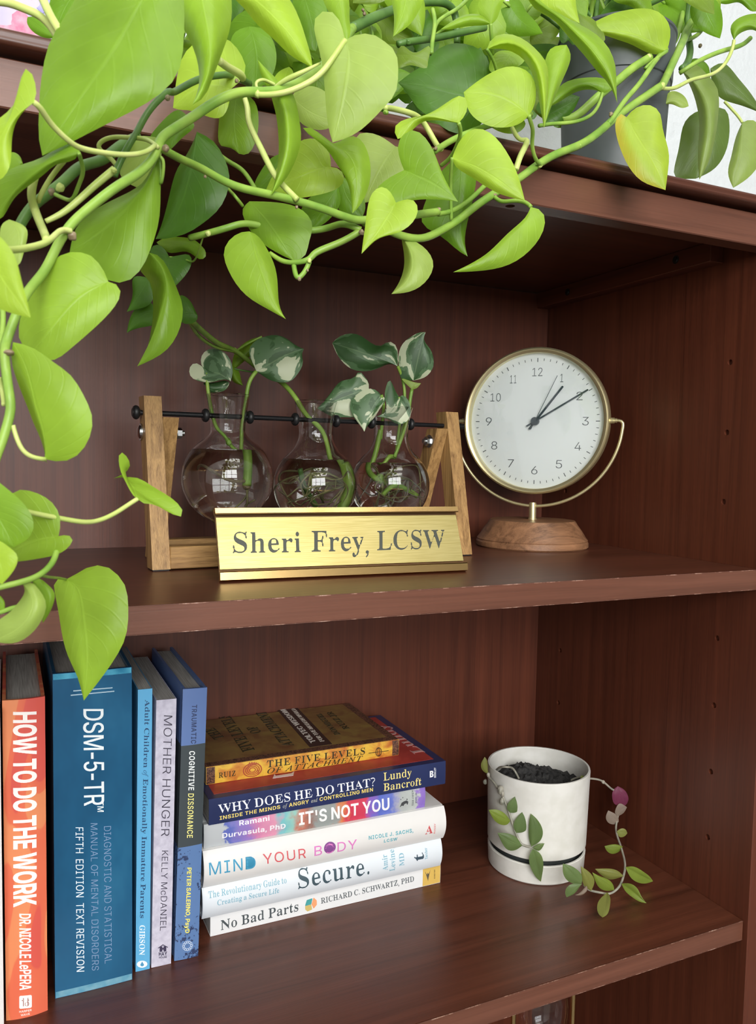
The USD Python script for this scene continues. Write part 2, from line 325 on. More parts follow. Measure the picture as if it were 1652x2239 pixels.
def lay(shape, P0, P1, P2, depth_=.0003, warp=None, bowed=False):
    """lays a flat shape (u 0..1, v 0..1) on the plane through P0 (u=v=0), P1 (u=1), P2 (v=1), a hair proud of it"""
    P0, P1, P2 = (np.asarray(p, float) for p in (P0, P1, P2))
    U, V = P1 - P0, P2 - P0; N = np.cross(U, V); N /= np.linalg.norm(N)
    if N @ (CAM - P0) < 0: N = -N
    ms = [trimesh.creation.extrude_polygon(g, 1.0, engine='earcut') for g in getattr(shape, 'geoms', [shape]) if g.geom_type == 'Polygon' and g.area > 1e-7]
    m = trimesh.util.concatenate(ms); v = np.array(m.vertices)
    if bowed:
        q, f = trimesh.remesh.subdivide_to_size(v*[np.linalg.norm(U), np.linalg.norm(V), 1e-4], m.faces, .0035, max_iter=8)
        v = q/[np.linalg.norm(U), np.linalg.norm(V), 1e-4]; m = trimesh.Trimesh(v, f, process=False)
    w = P0 + v[:, :1]*U + v[:, 1:2]*V + N*(v[:, 2:3]*depth_ - .00004)
    if warp is not None: w = warp(w)
    m = trimesh.Trimesh(w, m.faces, process=False); m.fix_normals(); return m
def print_text(parent, text, key, col, p0, p1, p2, plane, warp=None, bowed=False, track=0., squeeze=1., name='lettering', rough=.5, metal=0., label=None):
    """p0, p1: pixels of the start and end of the base line, p2: top of the first capital"""
    Q = [at(*p, **plane) for p in (p0, p1, p2)]
    return part(parent, name, lay(text_shape(text, key, track, squeeze), *Q, warp=warp, bowed=bowed), ink(col, rough, metal), smooth=False, label=label)
def print_shape(parent, poly, col, p0, p1, p2, plane, warp=None, bowed=False, name='emblem', rough=.5):
    Q = [at(*p, **plane) for p in (p0, p1, p2)]
    return part(parent, name, lay(poly, *Q, warp=warp, bowed=bowed), ink(col, rough), smooth=False)
def disc(cx, cy, rx, ry=None, n=28):
    return shapely.Polygon([(cx + rx*math.cos(2*math.pi*i/n), cy + (ry or rx)*math.sin(2*math.pi*i/n)) for i in range(n)])

# ------------------------------------------------------------------ the room
STRUCT_LABEL.update({'wall_left': 'painted side wall of the office, left', 'wall_right': 'painted side wall of the office, right', 'wall_front': 'painted wall with the window, opposite the bookcase', 'ceiling': 'pale office ceiling'})
XL, XR, YF, YB, ZF, ZC = -2.7, 2.0, -2.75, .362, -Z0, 2.6 - Z0
struct('floor', box((XL, YF, ZF - .1), (XR, YB + .1, ZF)), carpet)
struct('ceiling', box((XL, YF, ZC), (XR, YB + .1, ZC + .1)), ceil_paint)
struct('wall_back', box((XL, YB, ZF), (XR, YB + .1, ZC)), stucco)
struct('wall_left', box((XL - .1, YF - .1, ZF), (XL, YB + .1, ZC)), paint)
struct('wall_right', box((XR, YF - .1, ZF), (XR + .1, YB + .1, ZC)), paint)
WX0, WX1, WZ0, WZ1 = -1.90, 0.0, 1.36 - Z0, 2.44 - Z0
struct('wall_front', cat(box((XL, YF - .1, ZF), (WX0, YF, ZC)), box((WX1, YF - .1, ZF), (XR, YF, ZC)), box((WX0, YF - .1, ZF), (WX1, YF, WZ0)), box((WX0, YF - .1, WZ1), (WX1, YF, ZC))), paint)
w = thing('window_1', 'wide office window with white mullions opposite the bookcase', 'window', (-.95, YF, WZ0), kind='structure')
part(w, 'frame', cat(box((WX0 - .04, YF - .06, WZ0 - .04), (WX1 + .04, YF + .17, WZ0)), box((WX0 - .04, YF - .06, WZ1), (WX1 + .04, YF + .17, WZ1 + .04)), box((WX0 - .04, YF - .06, WZ0), (WX0, YF + .17, WZ1)), box((WX1, YF - .06, WZ0), (WX1 + .04, YF + .17, WZ1))), white_metal)
for fx in (.33, .66): part(w, 'mullion', box((WX0 + fx*1.9 - .025, YF + .14, WZ0), (WX0 + fx*1.9 + .025, YF + .17, WZ1)), white_metal)
part(w, 'transom', box((WX0, YF + .14, WZ0 + .42), (WX1, YF + .17, WZ0 + .46)), white_metal)
for cy in (-1.0, -2.0):
    l = thing('ceiling_lamp', ('recessed ceiling lamp panel nearest the bookcase' if cy > -1.5 else 'recessed ceiling lamp panel nearest the window'), 'lamp', (-.35, cy, ZC))
    part(l, 'frame', cat(box((-.95, cy - .3, ZC - .012), (.25, cy - .275, ZC)), box((-.95, cy + .275, ZC - .012), (.25, cy + .3, ZC)), box((-.95, cy - .3, ZC - .012), (-.925, cy + .3, ZC)), box((.225, cy - .3, ZC - .012), (.25, cy + .3, ZC))), white_metal)
# ------------------------------------------------------------------ the bookcase
H = .3262; T = .01805; D = .326; BL = -.914           # height of the middle shelf, shelf thickness, inner depth, inner left side
bc = thing('bookcase', 'dark cherry-stained wooden bookcase holding plants, clock and books', 'bookcase', (-.45, .16, -Z0))
def side(x0, x1, inner):
    m = man(box((x0, -.006, -Z0), (x1, .334, .6255), .0012))
    for k in range(9):
        for hy in (.0448, .2798):
            z = .5146 - .06509*k
            m = m - man(cyl((inner - .003, hy, z), (inner + .003, hy, z), .0027, 16))
    return m
part(bc, 'side_panel', side(0, .03, 0.), wood_z, smooth=30)
part(bc, 'side_panel', side(BL - .03, BL, BL), wood_z, smooth=30)
part(bc, 'back_panel', box((BL, D, -Z0 + .06), (0, D + .008, .6255)), wood_z)
def shelf(z, name='shelf'):
    b = box((BL + .0008, .0006, z - T), (-.0008, D - .0005, z))
    part(bc, name, b, wood_x)
    part(bc, 'edge_band', box((BL + .0008, -.0006, z - T + .0001), (-.0008, .0006, z - .0001), .0005), wood_edge_lit)
for z in (0., H):
    part(bc, 'worn_edge', box((BL + .001, -.00068, z - .00045), (-.001, -.00025, z + .00006)), worn)
    part(bc, 'worn_edge', box((BL + .001, -.00068, z - T), (-.001, -.00035, z - T + .0004)), worn)
shelf(0.); shelf(H); shelf(-.36)
part(bc, 'base_panel', box((BL, .01, -Z0), (0, D, -Z0 + .075)), wood_x)
part(bc, 'top_panel', box((BL - .03, .0175, .6262), (.03, .336, .6405)), wood_x)
fm = man(box((BL - .03, -.0002, .6076), (.03, .0175, .6346), .0008))
fm = fm - man(cyl((-.2713, .0105, .600), (-.2713, .0105, .618), .0036, 20))
part(bc, 'fascia_rail', fm, wood_edge_lit, smooth=30)
prof = [(.336, .6408), (.336, .6460), (-.0060, .6460)]
prof += [(-.0080 + .0033*math.cos(a), .6427 + .0033*math.sin(a)) for a in np.linspace(math.pi/2, math.pi, 7)]
prof += [(-.0108, .6412), (-.0112, .6398)] + [(-.0086 + .0027*math.cos(a), .6398 + .0027*math.sin(a)) for a in np.linspace(math.pi, 1.55*math.pi, 7)]
prof += [(-.0060, .6372), (.0085, .6370), (.0085, .6346), (.0175, .6346), (.0175, .6408)]
part(bc, 'moulding', prism(prof, 'x', BL - .045, .045), wood_x, smooth=40)
part(bc, 'cleat', box((-.0168, .058, .6078), (-.0002, D - .0004, .6261), .0006), wood_y)
for y, z in ((.1009, .6185), (.2672, .6170)):
    s = part(bc, 'screw', cat(cyl((-.0171, y, z), (-.0160, y, z), .0040, 20)), dark_hole)
    part(s, 'screw_head', lathe([(0, 0), (.0026, 0), (.0022, .0006), (0, .0009)], n=20).apply_transform(trimesh.transformations.rotation_matrix(-math.pi/2, (0, 1, 0))).apply_translation((-.0171, y, z)), screw_mat)
for z in (H - T, 0 - T):                              # little shelf pegs under the shelves
    for y in (.0448, .2798): part(bc, 'shelf_peg', cat(cyl((.006, y, z - .0027), (-.007, y, z - .0027), .0026, 14)), steel)
# ------------------------------------------------------------------ wooden stand with the three bulb vases
SA = .066                                             # the stand is turned slightly: its right end stands further back
S0 = np.array([-.5082, .1447, H]); SX = np.array([math.cos(SA), math.sin(SA), 0]); SY = np.array([-math.sin(SA), math.cos(SA), 0]); SZ = np.array([0, 0, 1.])
def sloc(p): p = np.atleast_2d(p); return S0 + p[:, :1]*SX + p[:, 1:2]*SY + p[:, 2:3]*SZ
def sbox(a, b, bev=.0006):
    m = box(a, b, bev); return trimesh.Trimesh(sloc(np.array(m.vertices)), m.faces, process=False)
def beam(x0, x1, y0, z0, y1, z1, th):
    """a square wooden bar in the plane of a side frame from (y0, z0) to (y1, z1), th deep, both ends cut level"""
    q = [(y0, z0), (y0 + th, z0), (y1 + th, z1), (y1, z1)]
    m = prism(q, 'x', x0, x1); return trimesh.Trimesh(sloc(np.array(m.vertices)), m.faces, process=False)
st = thing('propagation_stand', 'brown pine stand with two leaning side frames and a black rod across', 'plant stand', sloc([.15, .03, 0])[0])
LEN = .3085; UW = .0143; LEAN = .0305
for x0 in (0, LEN - UW):
    part(st, 'upright', beam(x0, x0 + UW, 0, .0012, LEAN, .1405, .0185), pine)
    xi = (x0 + UW + .0004, x0 + 2*UW - .001) if x0 == 0 else (x0 - UW + .001, x0 - .0004)
    part(st, 'rear_leg', beam(xi[0], xi[1], .0745, .0008, .0255, .1235, .0185), pine)
    s = 1 if x0 == 0 else -1; xo = x0 if x0 == 0 else x0 + UW; xn = xi[1] if x0 == 0 else xi[0]
    zb, yb = .1110, .0385
    def axcyl(xa, xb, r, n=24): return cyl(sloc([xa, yb, zb])[0], sloc([xb, yb, zb])[0], r, n)
    part(st, 'washer', axcyl(xo - s*.0002, xo - s*.0014, .0072), steel)
    dome_ = trimesh.creation.icosphere(subdivisions=3, radius=.0056); dome_.apply_scale([.45, 1, 1]); dome_.apply_translation(sloc([xo - s*.0014, yb, zb])[0])
    part(st, 'bolt_head', dome_, steel)
    part(st, 'washer', axcyl(xn + s*.0001, xn + s*.0010, .0064), steel)
    part(st, 'nut', axcyl(xn + s*.0010, xn + s*.0052, .0046, 6), steel, smooth=False)
    part(st, 'bolt_end', axcyl(xn + s*.0052, xn + s*.0078, .0022, 16), steel)
part(st, 'rail', sbox((UW, .0006, .0012), (LEN - UW, .0195, .0190)), pine_x)
part(st, 'rail', sbox((2*UW, .0755, .0012), (LEN - 2*UW, .0925, .0172)), pine_x)
for x0 in (0, LEN - UW): part(st, 'foot_pad', sbox((x0 + .0005, .001, 0), (x0 + UW - .0005, .0175, .0012), .0002), rubber)
RY, RZ = .0352, .1268                                 # the rod
def onrod(px): # distance along the rod under a pixel of its axis
    y = S0[1] + RY
    for _ in range(4):
        p = at(px, 896 + (px - 297)*.0475, y=y); x = (p - S0) @ SX; y = S0[1] + x*SX[1] + RY*SY[1]
    return x
RODX = [onrod(v) for v in (297, 449, 546, 645, 735, 812, 897, 1012)]
rodp = lambda x: sloc([x, RY, RZ])[0]
part(st, 'rod', cyl(rodp(RODX[0]), rodp(RODX[7]), .0021, 20), black_rod)
for i in range(7):
    r = trimesh.creation.torus(.0032, .0026, major_sections=24, minor_sections=14)
    r.apply_scale([1, 1, 1.05])
    r.apply_transform(trimesh.transformations.rotation_matrix(math.pi/2, (0, 1, 0))); r.apply_transform(trimesh.transformations.rotation_matrix(SA, (0, 0, 1)))
    r.apply_translation(rodp(RODX[i])); part(st, 'rubber_stopper', r, rubber, smooth=True)
part(st, 'rod_knob', cyl(rodp(RODX[0] - .003), rodp(RODX[0] + .003), .0034, 20), rubber)
part(st, 'rod_cap', cyl(rodp(RODX[7] - .008), rodp(RODX[7]), .0030, 20), black_rod)

VASE = []
for i, (a, b, cz, R, wl, lab) in enumerate(((1, 2, .3995, .0392, .4235, 'clear glass bulb vase of water, left of three on the rod'), (3, 4, .3932, .0382, .4165, 'clear glass bulb vase of water, middle of three on the rod'), (5, 6, .3942, .0380, .4145, 'clear glass bulb vase of water, right of three on the rod'))):
    c = rodp((RODX[a] + RODX[b])/2); c[2] = 0
    nr = (RODX[b] - RODX[a])/2 - .0030                # neck radius at the rod
    rimz = .4712 - .0015*i
    v = thing('bulb_vase', lab, 'vase', (c[0], c[1], cz - R), 'glass bulb vases on the black rod')
    zb = cz - R; g = .0011
    def bulb(th, z): return R - th if False else 0
    def outer():
        P = [(0, zb), (.012, zb + .0005)]
        for t in np.linspace(math.asin(min(1, .014/R)), math.pi - math.asin((nr*.86)/R) - .22, 26): P.append((R*math.sin(t), cz - R*math.cos(t)))
        zt = P[-1][1]; rt = P[-1][0]; zn = H + RZ - .012
        P += [(rt + (nr*.88 - rt)*(1 - (1 - q)**2.0), zt + (zn - zt)*q) for q in np.linspace(.15, 1, 8)]
        P += [(nr*.90, H + RZ - .005), (nr*.97, H + RZ + .004), (nr*1.06, rimz - .004), (nr*1.12, rimz)]
        return np.array(P)
    O = outer()
    t = np.gradient(O, axis=0); t /= np.linalg.norm(t, axis=1)[:, None]; I = O - g*np.c_[t[:, 1], -t[:, 0]]; I[:, 0] = np.maximum(I[:, 0], 0); I[0] = (0, zb + g)
    prof = list(map(tuple, O)) + [(O[-1, 0] - g*.5, rimz + .0004)] + list(map(tuple, I[::-1])); prof[-1] = (0, zb + g)
    gm = lathe(prof, (c[0], c[1], 0), 56)
    part(v, 'glass_bulb', gm, glass, smooth=50)
    W = [(0, zb + g*.9)] + [(p[0] + .00008, p[1]) for p in I[1:] if p[1] < wl - .001]
    rw = np.interp(wl, I[:, 1], I[:, 0]); W += [(rw + .00008, wl + .0008), (rw - .0012, wl + .0001), (0, wl)]
    part(v, 'water', lathe(W, (c[0], c[1], 0), 48), water, smooth=50)
    VASE.append((c, cz, R, nr, wl, rimz))

# ------------------------------------------------------------------ cuttings in the vases
vm = [vari_mat('variegated_%d' % i, l, t) for i, (l, t) in enumerate((((.3, 2.2, .1), .57), ((4.4, .9, .2), .60), ((7.7, 3.3, .4), .54), ((2.6, 6.1, .8), .56), ((9.2, 5.4, .3), .55), ((5.5, 8.3, .9), .53), ((1.7, 4.9, .6), .56)))]
YC = [VASE[k][0][1] for k in range(3)]
def stem3(parent, pts, w, m='green', name='stem', y=0.):
    P = [at(q[0], q[1], y=(q[2] if len(q) > 2 else y)) for q in pts]; d = np.mean([depth(p) for p in P])
    return part(parent, name, tube(P, w/2*d/FPX, k=9), STEM[m], smooth=True)
def roots(parent, k, n, start, m='root', seed=0, r0=.0006):
    c, cz, R = VASE[k][:3]; g = np.random.default_rng(seed)
    for j in range(n):
        th = g.uniform(0, 2*math.pi); e = c + np.array([0, 0, cz]) + (R - .004)*np.array([math.cos(th)*.86, math.sin(th)*.86, g.uniform(-.75, .15)])*g.uniform(.75, .95)
        mid = (start + e)/2 + g.normal(0, .009, 3); mid2 = (mid + e)/2 + g.normal(0, .006, 3)
        for q in (mid, mid2, e):
            o = q - (c + np.array([0, 0, cz])); l = np.linalg.norm(o)
            if l > R - .003: q[:] = c + np.array([0, 0, cz]) + o/l*(R - .003)
        part(parent, 'root', tube([start, mid, mid2, e], [r0*1.3, r0*1.1, r0, r0*.5], k=6), STEM[m], smooth=True)
y = YC[0]
c1 = thing('plant_cutting', 'dark green and cream variegated cutting growing from the left vase', 'plant cutting', (VASE[0][0][0], y, VASE[0][1]), 'cuttings in the bulb vases')
add_leaf(c1, vm[0], [(452, 812), (480, 818), (504, 834)], [(441, 800), (440, 780), (450, 767), (466, 762), (484, 767), (499, 780), (507, 798), (508, 818)], [(440, 800), (426, 794), (415, 803), (416, 822), (428, 831), (450, 836), (472, 834), (492, 829)], y, 0, (.35, .35))
add_leaf(c1, vm[1], [(452, 846), (476, 848), (501, 836)], [(444, 838), (470, 836), (490, 832)], [(455, 856), (470, 858), (488, 855), (499, 845)], y + .006, .004, (.5, .5))
add_leaf(c1, vm[2], [(560, 812), (600, 790), (635, 772), (664, 763)], [(555, 800), (546, 780), (546, 760), (561, 744), (586, 734), (612, 734), (632, 744), (648, 756)], [(572, 820), (590, 831), (612, 836), (635, 833), (653, 814), (662, 793), (660, 775)], y, .01, (.3, .5),
    pet=[(527, 985), (530, 930), (538, 870), (546, 833)], pw=9)
stem3(c1, [(452, 815), (454, 850), (461, 890), (474, 935), (488, 952), (506, 976), (525, 990)], 8, y=y)
sp = stem3(c1, [(527, 985), (530, 1020), (528, 1058)], 15, y=y)
node(sp, 500, 968, y, 14, 'green'); node(sp, 528, 1058, y, 14, 'brown')
p0 = at(527, 1050, y=y); roots(c1, 0, 2, p0, seed=3); roots(c1, 0, 1, p0, m='brown', seed=8, r0=.0010)
y = YC[1]
c2 = thing('plant_cutting', 'lime pothos cutting in the middle vase, its stem arching up behind the leaves', 'plant cutting', (VASE[1][0][0], y, VASE[1][1]), 'cuttings in the bulb vases')
sp = stem3(c2, [(726, 1108), (736, 1050), (722, 1004), (718, 988), (704, 942), (673, 911), (651, 878), (615, 836, y + .012), (580, 815, y + .02), (545, 790, y + .022), (515, 768, y + .01), (480, 752, y - .02), (440, 722, y - .06), (420, 703, y - .09)], 11, 'green', y=y)
stem3(c2, [(736, 1022), (741, 1060), (728, 1106)], 19, 'green', y=y)
node(sp, 513, 767, y + .012, 13, 'pale'); node(sp, 738, 1050, y, 15, 'green')
stem3(c2, [(512, 806), (530, 810), (556, 814)], 4, 'dark', y=y + .03)
add_leaf(c2, LEAF['mid'], [(572, 736), (535, 775), (508, 810)], [(548, 742), (517, 766), (508, 790)], [(565, 765), (541, 784), (522, 800)], y + .025, 0, (.5, .5), pet=[(515, 768, y + .012), (540, 752)], pw=5)
add_leaf(c2, LEAF['mid'], [(508, 800), (512, 825), (531, 843)], [(520, 808), (527, 830)], [(502, 812), (508, 833)], y + .03)
add_leaf(c2, LEAF['deep'], [(432, 690), (412, 684), (385, 690)], [(424, 673), (410, 652), (392, 646)], [(430, 700), (405, 708)], y - .10, 0)
stem3(c2, [(515, 768, y + .01), (470, 758, y - .02), (435, 735, y - .05), (414, 703, y - .09)], 8, 'green', name='petiole', y=y)
roots(c2, 1, 12, at(738, 1060, y=y), seed=5); roots(c2, 1, 8, at(680, 1040, y=y - .01), seed=15)
stem3(c2, [(660, 1030, y - .01), (668, 1060, y - .008), (690, 1095, y)], 10, 'dark', y=y)
y = YC[2]
c3 = thing('plant_cutting', 'leafy green and white variegated cutting in the right vase', 'plant cutting', (VASE[2][0][0], y, VASE[2][1]), 'cuttings in the bulb vases')
add_leaf(c3, vm[3], [(869, 801), (840, 787), (790, 770), (726, 750)], [(869, 768), (862, 752), (847, 747), (838, 754), (825, 756), (811, 750), (793, 737), (769, 729), (740, 737)], [(852, 796), (825, 806), (798, 812), (771, 808), (749, 792), (734, 770)], y - .004, .0, (.5, .4), pet=[(884, 900, y), (884, 860, y), (880, 830, y)], pw=7)
add_leaf(c3, vm[4], [(903, 832), (910, 800), (918, 765), (930, 726)], [(878, 828), (871, 801), (872, 770), (883, 748), (902, 734), (916, 727)], [(918, 829), (934, 821), (947, 801), (947, 783), (940, 763), (927, 744)], y - .006, -.006, (.4, .4))
add_leaf(c3, LEAF['pale'], [(900, 852), (904, 840), (920, 838)], [(890, 842), (878, 828), (900, 834)], [(910, 849)], y - .008, 0, (.5, .5), pet=[(862, 1000), (880, 950), (892, 905), (896, 875)], pw=8)
add_leaf(c3, vm[2], [(806, 850), (765, 863), (725, 880), (693, 893)], [(805, 835), (796, 823), (785, 812), (774, 825), (749, 832), (729, 850), (714, 870)], [(800, 900), (775, 912), (753, 912), (734, 912), (716, 906)], y - .002, -.008, (.4, .4))
add_leaf(c3, vm[5], [(833, 864), (815, 890), (803, 920), (796, 944)], [(822, 853), (803, 850), (784, 859), (769, 873), (765, 892), (774, 913), (787, 930)], [(842, 872), (831, 893), (818, 913), (804, 930)], y - .014, -.004, (.4, .5), pet=[(832, 960, y), (836, 920, y), (838, 890, y - .008)], pw=8)
add_leaf(c3, vm[6], [(872, 868), (862, 890), (848, 905), (823, 911)], [(862, 850), (851, 831), (843, 848), (841, 870), (846, 892), (838, 903)], [(879, 864), (890, 872), (897, 890), (896, 910), (884, 925), (867, 927), (850, 917)], y - .012, -.006, (.4, .5), pet=[(866, 990, y), (872, 940, y), (874, 900, y - .006)], pw=7)
stem3(c3, [(832, 940), (826, 970), (818, 1000), (812, 1030), (830, 1050), (862, 1058)], 11, 'green', y=y)
sp = stem3(c3, [(862, 1000), (850, 1000), (842, 1010), (832, 1020)], 9, 'green', y=y); node(sp, 835, 1048, y, 16, 'green')
stem3(c3, [(884, 900), (878, 950), (868, 985), (862, 1002)], 7, 'green', y=y)
stem3(c3, [(838, 1080), (860, 1062), (900, 1080)], 9, 'green', y=y - .012)
roots(c3, 2, 16, at(840, 1048, y=y), seed=11, r0=.0005); roots(c3, 2, 10, at(880, 1050, y=y), m='grey', seed=21, r0=.0005)

# ------------------------------------------------------------------ name plate
NP0, NP1 = np.array([-.4712, .0761, H]), np.array([-.2665, .0691, H])
nX = (NP1 - NP0)/np.linalg.norm(NP1 - NP0); nY = np.array([-nX[1], nX[0], 0]); NW = np.linalg.norm(NP1 - NP0)
npl = thing('name_plate', 'gold desk name plate in a metal holder leaning before the vases', 'name plate', (NP0 + NP1)/2)
lean = math.radians(22.5); uZ = np.array([0, 0, 1.])*math.cos(lean) + nY*math.sin(lean); uN = np.cross(nX, uZ)   # face axis and outward normal
uN = uN if uN[1] < 0 else -uN
def npt(x, v, n): return NP0 + nX*x + uZ*v + uN*n
def strip(poly, x0, x1):                              # poly in (v along the face, n outward)
    m = prism(poly, 'x', 0, 1); V = np.array(m.vertices)
    return trimesh.Trimesh(np.array([npt(x0 + (x1 - x0)*a, b, c) for a, b, c in V]), m.faces, process=False)
HV = .0558
part(npl, 'holder', strip([(.0008, -.0012), (HV - .0006, -.0012), (HV - .0006, 0), (.0008, 0)], 0.0, NW), plain('holder_gap_shade', srgb(96, 70, 42), .5, .6), smooth=False)  # holder darkened so its colour carries the shade of the channel gaps
part(npl, 'lower_channel', strip([(.0002, -.0016), (.0002, .0046), (.0056, .0062), (.0064, .0056), (.0062, .0046), (.0030, .0034), (.0030, 0), (.0008, -.0016)], -.0004, NW + .0004), gold, smooth=False)
part(npl, 'upper_channel', strip([(HV, -.0014), (HV, .0050), (HV - .0042, .0054), (HV - .0050, .0048), (HV - .0048, .0040), (HV - .0022, .0034), (HV - .0022, 0), (HV - .0040, -.0012)], -.0004, NW + .0004), gold, smooth=False)
brushed = mat('brushed_brass', {'g': ('geometry', {}), 'm': ('mapping', {'scale': (25, 900, 1400)}), 'n': ('noise_texture', {'scale': 1.0, 'detail': 2.0}), 'r': ('rgb_ramp', {'ramp': [(.3, srgb(194, 178, 112)), (.7, srgb(214, 200, 138))]}),
    'b': ('bump', {'strength': .12, 'distance': .0003}), 'p': ('principled_bsdf', {'metallic': .92, 'roughness': .36})}, [('g.position', 'm.vector'), ('m.vector', 'n.vector'), ('n.fac', 'r.fac'), ('r.color', 'p.base_color'), ('n.fac', 'b.height'), ('b.normal', 'p.normal')])
pl = part(npl, 'plate', strip([(.0092, .0001), (HV - .0064, .0001), (HV - .0064, .0016), (.0092, .0016)], 0.0005, NW - .0005), brushed, smooth=False)
part(npl, 'rear_foot', strip([(.0006, -.0012), (.0006, -.0014), (.0012, -.0240), (.0024, -.0240), (.0024, -.0012)], 0.002, NW - .002), gold, smooth=False)
def facepix(px, py):                                  # pixel to the plate's face
    o = npt(0, 0, .0016); v = ray(px, py); t = ((o - CAM) @ uN)/(v @ uN); return CAM + t*v
for txt, a, b, c in (('Sheri', (509, 1209), (657, 1207), (509, 1164)), ('Frey,', (681, 1206), (806, 1204), (681, 1161)), ('LCSW', (824, 1203), (972, 1199), (824, 1161))):
    q = [facepix(*p) for p in (a, b, c)]
    part(pl, 'lettering', lay(text_shape(txt, 'serif:thin', .008), *q, depth_=.0002), ink((62, 66, 58), .45), smooth=False)

# ------------------------------------------------------------------ clock
cb = np.array([-.0885, .223, H])
ck = thing('table_clock', 'round gold table clock on a turned wooden foot', 'clock', cb)
r = .0608
part(ck, 'base', lathe([(0, 0), (r - .0015, 0), (r, .0015), (r, .0055), (r - .0012, .0075), (r - .0008, .0085), (r - .0035, .0120), (r - .0075, .0185), (r - .0120, .0245), (r - .0140, .0280), (r - .0150, .0292), (0, .0296)], cb, 80), walnut, smooth=25)
FZ = .4630; fc = np.array([cb[0], cb[1], FZ])
part(ck, 'stem', lathe([(0, .0290), (.0047, .0290), (.0047, .0305), (.0040, .0308), (.0040, .0470), (.0034, .0482), (0, .0482)], cb, 28), gold_soft)
CA = math.radians(-40.0); cX = -np.array([math.sin(CA), math.cos(CA), 0]); cN = np.array([-math.cos(CA), math.sin(CA), 0]); cZ = np.array([0, 0, 1.])   # right, towards the viewer, up on the face
def fpt(x, n, z): return fc + cX*x + cN*n + cZ*z
CR = .0795
def turn(prof, n=96):                                 # lathe about the clock's own axis; prof (radius, out)
    m = trimesh.creation.revolve(np.array(prof), sections=n); m.fix_normals(); V = np.array(m.vertices)
    return trimesh.Trimesh(fc + V[:, :1]*cX + V[:, 1:2]*cZ + V[:, 2:3]*cN, m.faces[:, ::-1], process=False)
def fixn(m): m.fix_normals(); return m
part(ck, 'case', fixn(turn([(0, -.012), (CR - .004, -.012), (CR - .0015, -.010), (CR - .0015, -.004), (0, -.004)])), gold_soft, smooth=30)
part(ck, 'rim', fixn(turn([(CR - .0058, -.006), (CR - .0010, -.0075), (CR, -.005), (CR, .0045), (CR - .0006, .0068), (CR - .0022, .0080), (CR - .0040, .0076), (CR - .0058, .0055), (CR - .0058, -.006)])), gold_soft, smooth=40)
clock_white = plain('clock_white', (.90, .92, .91), .5)
face = part(ck, 'face', fixn(turn([(0, -.0035), (CR - .0058, -.0035), (CR - .0058, -.0022), (0, -.0022)])), clock_white)
FR = CR - .0058; g0 = -.0022
ck_ink = ink((96, 102, 104), .6)
def flat(shape, col, n0, th, name, parent):
    ms = [trimesh.creation.extrude_polygon(g, th, engine='earcut') for g in getattr(shape, 'geoms', [shape])]
    m = trimesh.util.concatenate(ms); V = np.array(m.vertices)
    return part(parent, name, fixn(trimesh.Trimesh(fc + V[:, :1]*cX + V[:, 1:2]*cZ + (V[:, 2:3] + n0)*cN, m.faces, process=False)), col, smooth=False)
for k in range(60):
    a = 2*math.pi*k/60; hr = k % 5 == 0
    r0, r1, w_ = (.872*FR, .93*FR, .00045) if hr else (.888*FR, .924*FR, .00034)
    q = affinity.rotate(shapely.box(-w_, r0, w_, r1), -math.degrees(a), origin=(0, 0))
    flat(q, ck_ink, g0, .00012, 'hour_mark' if hr else 'minute_mark', face)
for k in range(1, 13):
    a = 2*math.pi*k/12; s = text_shape(str(k), 'sans:Light'); ww = {1: .0032, 11: .0072, 12: .0112, 10: .0118}.get(k, .0068); hh = .0088
    s = affinity.affine_transform(s, [ww, 0, 0, hh, -ww/2 + .725*FR*math.sin(a), -hh/2 + .725*FR*math.cos(a)])
    flat(s, ck_ink, g0, .00012, 'numeral', face)
hand_ink = plain('hand_slate', srgb(58, 70, 78), .45)
for nm, ang, ln, tail, w_, n0 in (('hour_hand', 37.7, .0462, .0102, .0011, .0008), ('minute_hand', 59.3, .0640, .0102, .0009, .0018), ('second_hand', 25.3, .0535, .010, .00025, .0028)):
    q = shapely.LineString([(0, -tail), (0, ln)]).buffer(w_)
    flat(affinity.rotate(q, -ang, origin=(0, 0)), hand_ink, n0 - .0006, .0005, nm, ck)
flat(shapely.Point(0, 0).buffer(.0044), hand_ink, -.0005, .0042, 'hub', ck)
pane = mat('clock_pane', {'t': ('transparent_bsdf', {'color': (.98, .99, .99)}), 'g': ('glossy_bsdf', {'roughness': .02, 'color': (1, 1, 1)}), 'f': ('fresnel', {'IOR': 1.45}), 'm': ('mix_closure', {})}, [('f.fac', 'm.fac'), ('t.BSDF', 'm.closure1'), ('g.BSDF', 'm.closure2')], surface='m.closure')
part(ck, 'glass', fixn(turn([(0, .0052), (CR - .0058, .0048), (CR - .0058, .0058), (0, .0062)])), pane, smooth=30)
YR = .0925
arc = [fpt(YR*math.cos(a), 0, YR*math.sin(a)) for a in np.linspace(math.radians(-2), math.radians(-178), 40)]
yk = [fpt(CR + .0035, 0, .0004), fpt(YR - .0045, 0, .0004), fpt(YR - .0012, 0, -.0008)] + arc + [fpt(-YR + .0012, 0, -.0008), fpt(-YR + .0045, 0, .0004), fpt(-CR - .0035, 0, .0004)]
part(ck, 'yoke', tube(yk, .0017, n=120, k=12), gold_soft, smooth=True)
for s in (-1, 1):
    part(ck, 'pivot_knob', cat(cyl(fpt(s*(CR - .001), 0, .0004), fpt(s*(CR + .004), 0, .0004), .0032, 20), cyl(fpt(s*(CR + .004), 0, .0004), fpt(s*(CR + .0068), 0, .0004), .0024, 20)), gold_soft)

